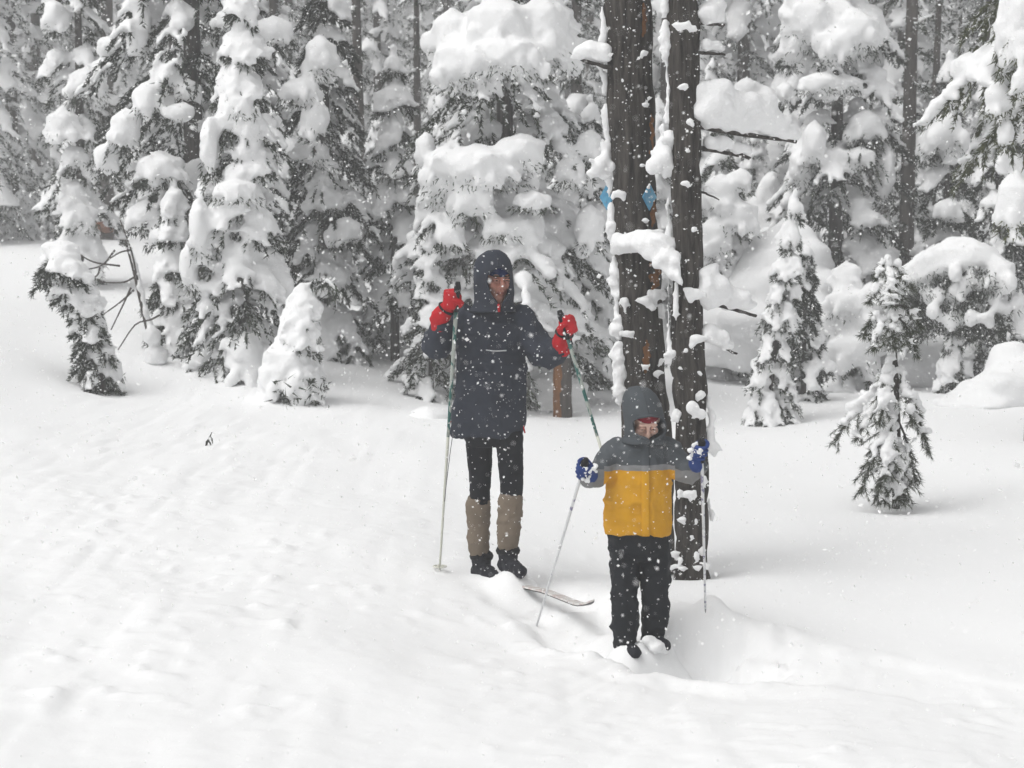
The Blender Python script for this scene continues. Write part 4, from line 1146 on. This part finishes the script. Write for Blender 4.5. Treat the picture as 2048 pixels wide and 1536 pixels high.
torso = loft([(A(984, 608, .03), .06, .06), (A(984, 617, .03), .115, .085), (A(983, 630, .03), .175, .11), (A(981, 675, .03), .196, .128), (A(980, 740, .03), .197, .130),
              (A(978, 800, .03), .199, .135), (A(975, 845, .03), .203, .142), (A(973, 868, .03), .200, .143), (A(974, 874, .03), .188, .135)])
jk = garment('jacket', [torso,
    limbm([A(928, 634, .03), A(904, 664, .01), A(879, 690, -.04), A(872, 690, -.07), A(880, 664, -.11), A(885, 650, -.14)], [.075, .078, .083, .082, .066, .055]),
    limbm([A(1040, 634, .03), A(1060, 668, .01), A(1083, 702, -.04), A(1104, 706, -.09), A(1122, 692, -.15), A(1127, 682, -.18)], [.075, .080, .084, .082, .066, .052])],
    .0085, M['anorak'], adult, .026, (6, 6, 9), 31, 4)
hood([(622, 986, .128, .128, 4), (610, 987, .112, .122, 8), (600, 988, .106, .122, 16), (588, 988, .106, .126, 30), (570, 987, .107, .130, 38), (553, 986, .106, .130, 38), (543, 986, .105, .128, 31), (536, 986, .104, .126, 14),
      (530, 986, .101, .122, 1), (518, 986, .090, .110, 0), (508, 986, .066, .084, 0), (502, 986, .036, .048, 0), (500, 986, .006, .008, 0)], A, .01, R(20), M['anorak'], jk, seed=41)
part('zip_pull', *tube([A(997, 608, -.118), A(998, 616, -.122), A(998, 624, -.124)], [.006, .008, .006], 8), M['red'], jk)
part('pocket_seam', *tube(spline([A(972, 700, -.112), A(990, 702, -.114), A(1013, 701, -.112)], 10), .0035, 6), M['tape'], jk)
part('hem_cord', *tube(spline([A(906, 866, -.04), A(901, 900, -.06), A(893, 965, -.12), A(889, 1003, -.16)], 14), .0022, 5), M['cord'], jk)
part('side_zip', *tube(spline([A(901, 842, -.02), A(897, 858, -.03), A(896, 870, -.03)], 6), .005, 6), M['red'], jk)
part('side_zip', *tube(spline([A(1046, 846, -.02), A(1048, 858, -.03), A(1050, 866, -.03)], 6), .004, 6), M['red'], jk)
garment('tights', [loft([(A(978, 845, .03), .15, .10), (A(980, 870, .03), .155, .11), (A(986, 892, .03), .13, .09)]),
    limbm([A(958, 868, .05), A(959, 920, .06), A(960, 965, .065), A(960, 1020, .08)], [.075, .070, .061, .054]),
    limbm([A(1018, 868, .0), A(1021, 925, -.02), A(1023, 965, -.03), A(1022, 1016, -.04)], [.077, .072, .064, .057])], .008, M['tights'], adult, .004, (12, 12, 9), 51, 4)
for P_, rr in (([A(957, 1006, .08), A(957, 1040, .085), A(957, 1080, .09), A(960, 1108, .10)], [.070, .066, .062, .054]),
               ([A(1021, 1002, -.04), A(1019, 1035, -.04), A(1017, 1068, -.04), A(1015, 1096, -.03)], [.073, .069, .065, .054])):
    g_ = garment('gaiter', [limbm(P_, rr)], .007, M['gaiter'], adult, .010, (10, 10, 22), 61 + int(P_[0][0] * 9), 3)
for dx, dy, oy, yaw in ((963, 1112, .10, .55), (1016, 1101, -.03, .5)):
    c0 = A(dx, dy, oy); toe = np.array((math.sin(yaw), -math.cos(yaw), 0)); zb = A(dx, dy + 46, oy)[2]
    f0 = np.array((c0[0], c0[1], zb))
    sh = [limbm([c0, c0 * .5 + f0 * .5 + np.array((0, 0, .01)), f0 + np.array((0, 0, .05))], [.058, .050, .048]),
          limbm([f0 + np.array((0, 0, .042)) - toe * .04, f0 + toe * .07 + np.array((0, 0, .045)), f0 + toe * .15 + np.array((0, 0, .030))], [.044, .044, .034])]
    bt = garment('boot', sh, .007, M['boot'], adult, .008, (16, 16, 20), 71, 3)
    th = np.linspace(0, 2 * math.pi, 21)
    part('cuff', *tube(np.stack([c0[0] + np.cos(th) * .050, c0[1] + np.sin(th) * .050, c0[2] + .006 * np.sin(th * 3) + 0 * th], 1), .017, 8, False), M['black'], bt)
    sn = [f0 + toe * .16 + np.array((0, 0, .0)), f0 + toe * .10 + np.array((.03, 0, -.01)), f0 - toe * .06 + np.array((.02, -.03, -.015)), f0 + np.array((-.05, -.03, -.02))]
    V, Q = snow_skin(sn, np.array([.022, .024, .026, .028]), .008, 2, .010, 40, 3, one=True); part('snow_clump', V, Q, M['tree_snow'], bt)

def mitten(parent, fist, cuff, wrist, axis, side, mat):
    """Mitt closed round the pole: one finger lobe curled over the grip, separate thumb, gathered cuff."""
    axis = axis / np.linalg.norm(axis); out = (fist - cuff); out /= np.linalg.norm(out)
    fw = np.cross(axis, np.array((side, 0, 0))); fw /= np.linalg.norm(fw)
    if fw[1] > 0: fw = -fw
    lat = np.cross(axis, fw)
    sh = [balls([fist + lat * .004, fist - fw * .012 + axis * .012, fist - fw * .012 - axis * .016], np.array([(.047, .044, .054), (.040, .040, .045), (.040, .040, .045)]), False)]
    for k in np.linspace(-.034, .034, 6):                                # curled finger lobe
        for a in np.linspace(-1.0, 1.6, 8):
            p = fist + axis * k + (lat * side * math.cos(a) + fw * math.sin(a)) * .036
            sh.append(balls([p], np.array([.0165]), False))
    m = garment('mitten', sh, .0055, mat, parent, .006, (18, 18, 26), 81, 3)
    tp = spline([fist - axis * .03 - lat * side * .034 + fw * .01, fist - axis * .012 - lat * side * .044 + fw * .03, fist + axis * .002 - lat * side * .026 + fw * .046, fist + axis * .006 + lat * side * -.006 + fw * .050], 10)
    garment('thumb', [limbm(tp, [.018, .018, .016, .013], 10, 12)], .005, mat, m, .003, (18, 18, 18), 83, 2)
    cf = garment('cuff', [limbm([cuff * .35 + fist * .65, cuff, wrist], [.040, .052, .050])], .006, mat, m, .010, (14, 14, 20), 85, 3)
    th = np.linspace(0, 2 * math.pi, 25); mid = fist * .5 + cuff * .5; u_ = np.cross(out, (0, 1.0, 0)); u_ /= np.linalg.norm(u_); w_ = np.cross(out, u_)
    part('strap', *tube(mid + (np.cos(th)[:, None] * u_ + np.sin(th)[:, None] * w_) * .043, [(.009, .006)] * 25, 8, False), M['black'], m)
    return m
dA = ground_hit(878, 1140)
topR, botR = A(915, 576, -.24), at(878, 1158, dA); axR = (topR - botR) / np.linalg.norm(topR - botR)
fistR = topR - axR * .062
mitten(adult, fistR + np.array((-.022, .02, 0)), A(880, 636, -.16), A(880, 655, -.13), axR, -1, M['red'])
pole(topR, botR, 'white and green ski pole planted upright beside the taller skier', .13, M['pole_green'], .50, .0115, .0055, .955)
topL = A(1122, 632, -.26); botL = at(1296, 1145, 9.55); botL[2] = gz(botL[0], botL[1]) - .05
axL = (topL - botL) / np.linalg.norm(topL - botL)
fistL = topL - axL * .052
mitten(adult, fistL + np.array((.016, .02, 0)), A(1124, 682, -.20), A(1124, 696, -.17), axL, 1, M['red'])
pole(topL, botL, 'white and green ski pole slanting down behind the child', .13, M['pole_green'], .42, .0105, .0055, .93)

# ski under the skier's foot
M['ski'], nt, bs = new_mat('ski_top', (0.55, 0.50, 0.46), .35, .5)
n_ = noise_node(nt, 5, 3, .5, coords(nt, (1, 6, 1))); r_ = ramp(nt, n_.outputs['Fac'], [(.40, (0.50, 0.42, 0.40)), (.55, (0.66, 0.65, 0.63))]); nt.links.new(r_.outputs['Color'], bs.inputs['Base Color'])
M['ski_base'], _, _ = new_mat('ski_base', (0.03, 0.03, 0.03), .4, .5)
toe_dir = np.array((.42, -.72, 0)); toe_dir /= np.linalg.norm(toe_dir); lat = np.array((toe_dir[1] * -1, toe_dir[0], 0))
s0 = A(1018, 1150, -.02); ski_pts = []
tipw = at(1188, 1216, 9.27)
for t in np.linspace(-.85, 1.0, 40):
    p = s0 + (tipw - s0) * t
    ski_pts.append((p[0], p[1], p[2] - (.04 if t < .1 else .04 - .026 * min(1, (t - .1) / .35)) + .05 * max(0, (t - .80) / .20) ** 2))
ski_pts = np.array(ski_pts)
w = np.interp(np.linspace(-.85, 1, 40), [-.85, 0, .8, .93, 1.0], [.024, .022, .026, .020, .004])
v = np.concatenate([ski_pts + lat * w[:, None], ski_pts - lat * w[:, None], ski_pts + lat * w[:, None] + np.array((0, 0, .010)), ski_pts - lat * w[:, None] + np.array((0, 0, .010))])
f = []; ft = []
for i in range(39):
    f += [(i, i + 1, 41 + i, 40 + i), (80 + i, 120 + i, 121 + i, 81 + i), (i, 80 + i, 81 + i, i + 1), (40 + i, 41 + i, 121 + i, 120 + i)]
f += [(0, 40, 120, 80), (39, 119, 159, 79)]
ski = thing('ski', 'narrow pale touring ski with upturned tip under the taller skier', 'ski', s0)
sb = part('blade', v, f, M['ski'], ski, False)
v2 = np.concatenate([ski_pts + lat * w[:, None] * .98, ski_pts - lat * w[:, None] * .98]) - np.array((0, 0, .002))
part('base', np.concatenate([v2, v2 - np.array((0, 0, .003))]), [(i, i + 1, 41 + i, 40 + i) for i in range(39)] + [(80 + i, 120 + i, 121 + i, 81 + i) for i in range(39)], M['ski_base'], ski, False)

# ================================================================== the child
CD = 8.9
def K(px, py, dy=0.0): return at(px, py, CD + dy)
base = K(1280, 1295); base[2] = gz(base[0], base[1])
child = thing('person', 'child in a grey and yellow hooded jacket and black snow pants looking down', 'person', base)
HC = K(1290, 840, -.01); RC = rot(R(8), R(34)); SC_ = .90
body = head_shapes(HC, RC, SC_) + [limbm([K(1289, 862, .03), K(1287, 885, .04), K(1284, 905, .03)], [.045, .045, .055]),
    loft([(K(1286, 885, .03), .07, .05), (K(1283, 905, .03), .12, .07), (K(1278, 950, .03), .12, .085), (K(1276, 1020, .03), .115, .085), (K(1277, 1070, .03), .12, .085)]),
    limbm([K(1236, 902, .03), K(1212, 932, 0), K(1192, 952, -.06), K(1165, 946, -.15)], [.042, .042, .038, .024]),
    limbm([K(1333, 902, .03), K(1356, 932, 0), K(1376, 946, -.05), K(1402, 910, -.15)], [.042, .042, .038, .024]),
    limbm([K(1250, 1065, .03), K(1249, 1140, .02), K(1250, 1220, 0), K(1250, 1285, 0)], [.062, .056, .05, .04]),
    limbm([K(1308, 1065, .03), K(1311, 1140, .04), K(1311, 1210, .05), K(1306, 1270, .06)], [.062, .056, .05, .04]),
    balls([K(1163, 945, -.16), K(1404, 906, -.16)], np.array([.020, .020]), False)]
V, Q, N = remesh(*join(body), .0058, 1)
bo = part('body', V, Q, M['skin_c'], child); finish_face(bo, HC, RC, SC_, True)
beanie(HC + np.array((0, .004, -.004)), RC, SC_ * .97, M['red_knit'], child, .058)

jm, nt, bs = new_mat('grey_yellow_jacket', (.1, .1, .1), .75, .15)
o_ = origin_of(child); zS1 = K(0, 927)[2] - o_[2]; zS2 = K(0, 938)[2] - o_[2]; xl = K(1206, 1000, 0)[0] - o_[0]; xr = K(1347, 1000, 0)[0] - o_[0]
tc = nt.nodes.new('ShaderNodeTexCoord'); sp = nt.nodes.new('ShaderNodeSeparateXYZ'); nt.links.new(tc.outputs['Object'], sp.inputs[0])
def mth(op, a, b_):
    n = nt.nodes.new('ShaderNodeMath'); n.operation = op
    for i, x in enumerate((a, b_)):
        if isinstance(x, (int, float)): n.inputs[i].default_value = x
        else: nt.links.new(x, n.inputs[i])
    return n.outputs[0]
X = sp.outputs['X']; wob = noise_node(nt, 11, 2, .5, tc.outputs['Object'])
Z = mth('ADD', sp.outputs['Z'], mth('MULTIPLY', mth('SUBTRACT', wob.outputs['Fac'], .5), .028))
inside = mth('MULTIPLY', mth('GREATER_THAN', X, xl), mth('LESS_THAN', X, xr))
stripe = mth('MULTIPLY', mth('LESS_THAN', Z, zS1), inside)
yel = mth('MULTIPLY', mth('LESS_THAN', Z, zS2), inside)
low = mth('LESS_THAN', Z, K(0, 934)[2] - o_[2])
def mixc(fac, a, b_):
    n = nt.nodes.new('ShaderNodeMix'); n.data_type = 'RGBA'
    nt.links.new(fac, n.inputs['Factor'])
    for key, x in ((6, a), (7, b_)):
        if isinstance(x, tuple): n.inputs[key].default_value = (*x, 1)
        else: nt.links.new(x, n.inputs[key])
    return n.outputs[2]
n2 = noise_node(nt, 8, 4, .6, coords(nt)); gcol = ramp(nt, n2.outputs['Fac'], [(.3, (.062, .070, .078)), (.7, (.088, .098, .108))])
ycol = ramp(nt, n2.outputs['Fac'], [(.3, (.52, .255, .010)), (.7, (.62, .315, .014))])
c1 = mixc(low, gcol.outputs['Color'], (.20, .20, .20))
c2 = mixc(stripe, c1, (.22, .225, .23)); c3 = mixc(yel, c2, ycol.outputs['Color'])
nt.links.new(c3, bs.inputs['Base Color']); nf = noise_node(nt, 220, 2, .5, coords(nt)); add_bump(nt, bs, nf.outputs['Fac'], .2, .002)

TS = [(K(1289, 866, .03), .06, .06), (K(1288, 877, .03), .105, .08), (K(1284, 893, .03), .145, .10), (K(1279, 940, .03), .160, .115), (K(1276, 1000, .03), .165, .124), (K(1275, 1040, .03), .166, .126), (K(1275, 1058, .03), .168, .128), (K(1276, 1067, .03), .164, .124)]
jc = garment('jacket', [loft(TS),
    limbm([K(1235, 898, .03), K(1215, 922, .01), K(1200, 942, -.03), K(1183, 952, -.09), K(1176, 953, -.12)], [.062, .066, .066, .058, .050]),
    limbm([K(1334, 898, .03), K(1352, 922, .01), K(1368, 940, -.03), K(1388, 940, -.09), K(1395, 930, -.12)], [.062, .068, .066, .058, .048])],
    .0075, jm, child, .020, (8, 8, 11), 131, 4)
hood([(884, 1288, .112, .112, 4), (876, 1288, .104, .112, 8), (871, 1289, .098, .112, 24), (862, 1289, .099, .114, 48), (846, 1289, .099, .116, 54), (837, 1288, .099, .118, 50), (830, 1287, .099, .122, 32), (824, 1286, .098, .122, 1),
      (802, 1282, .090, .110, 0), (787, 1279, .074, .092, 0), (777, 1277, .046, .058, 0), (773, 1276, .018, .022, 0), (772, 1276, .005, .006, 0)], K, .0, R(14), M['grey_hood'], jc, seed=141)
fl = []
for y in np.linspace(878, 1066, 24):
    z = K(0, y)[2]; zz = np.array([t[0][2] for t in TS])[::-1]
    ry = np.interp(z, zz, [t[2] for t in TS][::-1]); cxx = np.interp(z, zz, [t[0][0] for t in TS][::-1]); cyy = np.interp(z, zz, [t[0][1] for t in TS][::-1]); rx = np.interp(z, zz, [t[1] for t in TS][::-1])
    xx = K(1291, y, -.09)[0]; yy = cyy - ry * math.sqrt(max(.05, 1 - ((xx - cxx) / rx) ** 2)) - .004
    fl.append((xx, yy, z))
fl = np.array(fl)
part('zip_flap', *tube(fl, [(.020, .006)] * 24, 12), jm, jc)
garment('pants', [loft([(K(1277, 1040, .03), .14, .105), (K(1278, 1066, .03), .152, .112), (K(1279, 1100, .03), .15, .105), (K(1279, 1120, .03), .12, .08)]),
    limbm([K(1249, 1080, .03), K(1248, 1140, .02), K(1250, 1200, .0), K(1249, 1250, .0), K(1250, 1284, -.01)], [.078, .074, .068, .071, .066]),
    limbm([K(1309, 1080, .03), K(1312, 1140, .04), K(1311, 1195, .04), K(1309, 1240, .05), K(1304, 1270, .06)], [.078, .072, .069, .068, .060])], .0085, M['pants'], child, .018, (10, 10, 16), 151, 4)
for dx, dy, oy, yaw in ((1252, 1282, -.01, .35), (1304, 1268, .06, .5)):
    c0 = K(dx, dy, oy); toe = np.array((math.sin(yaw), -math.cos(yaw), 0)); f0 = c0 - np.array((0, 0, .035))
    bt = garment('boot', [limbm([c0, f0], [.05, .048]), limbm([f0 - toe * .04, f0 + toe * .06, f0 + toe * .12], [.038, .038, .030])], .008, M['boot'], child, .005, (16, 16, 20), 161, 3)
sn = [K(1304, 1284, -.06), K(1318, 1292, -.05), K(1294, 1282, -.08), K(1328, 1300, -.04), K(1310, 1296, -.09)]
V, Q = snow_skin(sn, np.array([.040, .042, .032, .034, .04]), .009, 3, .008, 26, 9, one=True); part('snow_clump', V, Q, M['tree_snow'], child)

def glove(parent, centre, axis, wrist, side, seed):
    """Fingered glove: palm behind the grip, four fingers curled round it, thumb closing across."""
    axis = axis / np.linalg.norm(axis); w = wrist - centre; w -= axis * w.dot(axis); w /= np.linalg.norm(w)
    fw = np.cross(axis, w)
    if fw[1] > 0: fw = -fw
    sh = [balls([centre + w * .030 - axis * .004], np.array([(.026, .030, .040)]), False), limbm([centre + w * .03, wrist], [.032, .040])]
    V, Q, N = remesh(*join(sh), .005, 3); palm = part('glove', V, Q, M['glove'], parent)
    lens = (2.9, 3.2, 3.0, 2.5)
    for i in range(4):
        k = .030 - .0195 * i; pts = []
        for a in np.linspace(.35, lens[i], 9):
            pts.append(centre + axis * k + (w * math.cos(a) + fw * math.sin(a)) * (.031 - .002 * i * .3))
        V, Q, N = remesh(*limbm(pts, [.0115, .0118, .0105, .0085], 14, 10), .0032, 2)
        part('finger', V, Q, M['glove'], palm)
    pts = spline([centre + w * .032 - fw * .006 + axis * .026, centre + w * .012 - fw * .030 + axis * .036, centre - w * .016 - fw * .026 + axis * .034, centre - w * .030 + axis * .030], 8)
    V, Q, N = remesh(*limbm(pts, [.0125, .012, .010], 12, 10), .0032, 2); part('thumb', V, Q, M['glove'], palm)
    r_ = np.random.default_rng(seed)
    for n_ in range(6):
        c = centre + axis * r_.uniform(-.03, .05) + w * r_.uniform(-.02, .05) + fw * r_.uniform(.024, .038)
        V, Q = snow_skin(c + r_.normal(size=(5, 3)) * .009, r_.uniform(.006, .013, 5), .0045, 2, .002, 60, seed); part('snow_crust', V, Q, M['tree_snow'], palm)
    return palm
dC = ground_hit(1074, 1250); tC, bC = K(1170, 925, -.20), at(1072, 1256, dC); axC = (tC - bC) / np.linalg.norm(tC - bC)
glove(child, tC - axC * .048, axC, K(1180, 952, -.13), 1, 5)
pole(tC, bC, 'white and blue ski pole slanting out from the child in front of the ski', .11, M['pole_blue'], .5, .0085, .0055)
dC = ground_hit(1411, 1215); tC, bC = K(1403, 884, -.20), at(1411, 1222, min(dC, 9.05)); axC = (tC - bC) / np.linalg.norm(tC - bC)
glove(child, tC - axC * .048, axC, K(1393, 930, -.13), -1, 6)
pole(tC, bC, 'white and blue ski pole held upright by the child before the slim trunk', .11, M['pole_blue'], .5, .0085, .0055)
# ------------------------------------------------------------------ falling snow
fr = np.random.default_rng(9)
NF = 68060
d = np.concatenate([fr.uniform(.8, 2.2, 60), fr.uniform(2.2 ** 3, 9.8 ** 3, 34000) ** (1 / 3), fr.uniform(9.8, 40.0, NF - 34060)])
px = fr.uniform(-420, 2470, NF); py = fr.uniform(-300, 1836, NF)
cx, cy = (px - 1024) / F, (768 - py) / F
dy_ = _p + cy * _s; t = d / dy_
P = np.stack([cx * t, d, CAM_H + (-_s + cy * _p) * t], 1)
P = P[(P[:, 2] > ground_z(P[:, 0], P[:, 1]) + .03)]
n = len(P)
r = fr.lognormal(math.log(.0024), .48, n) * np.clip((P[:, 1] / 7.0), .55, 1.9)
OV = np.array([(1, 0, 0), (0, 1, 0), (-1, 0, 0), (0, -1, 0), (1, 0, 0), (0, 0, 1), (-1, 0, 0), (0, 0, -1)], float)
OF = np.array([(0, 1, 2, 3), (4, 5, 6, 7)])          # two thin crossed crystals
qa = fr.normal(size=(n, 3)); qa /= np.linalg.norm(qa, axis=1)[:, None]
qb = np.cross(qa, fr.normal(size=(n, 3))); qb /= np.linalg.norm(qb, axis=1)[:, None]; qc = np.cross(qa, qb)
sc = fr.uniform(.5, 1.3, (n, 3)) * r[:, None]
v = P[:, None] + OV[None, :, 0:1] * (qa * sc[:, :1])[:, None] + OV[None, :, 1:2] * (qb * sc[:, 1:2])[:, None] + OV[None, :, 2:3] * (qc * sc[:, 2:])[:, None]
flakes = link('falling_snow', mesh_from('falling_snow', v.reshape(-1, 3), (OF[None] + (np.arange(n) * 8)[:, None, None]).reshape(-1, 4), False), M['flake'])
tag(flakes, 'white snowflakes drifting through the air in front of the trees', 'snowfall', kind='stuff')

# ------------------------------------------------------------------ snowy air
lo, hi = (-440.0, -280.0, -12.0), (440.0, 540.0, 17.5)
v = np.array([(x, y, z) for x in (lo[0], hi[0]) for y in (lo[1], hi[1]) for z in (lo[2], hi[2])])
f = [(0, 1, 3, 2), (4, 6, 7, 5), (0, 4, 5, 1), (2, 3, 7, 6), (0, 2, 6, 4), (1, 5, 7, 3)]
hm = bpy.data.materials.new('snowy_air'); hm.use_nodes = True; nt = hm.node_tree; nt.nodes.clear()
out = nt.nodes.new('ShaderNodeOutputMaterial'); pv = nt.nodes.new('ShaderNodeVolumePrincipled')
pv.inputs['Color'].default_value = (0.95, 0.955, 0.96, 1); pv.inputs['Density'].default_value = HAZE
pv.inputs['Anisotropy'].default_value = 0.0
nt.links.new(pv.outputs['Volume'], out.inputs['Volume'])
haze = link('haze', mesh_from('haze', v, f, False), hm)
tag(haze, 'pale snowy air that fades the far trees', 'haze', kind='stuff')
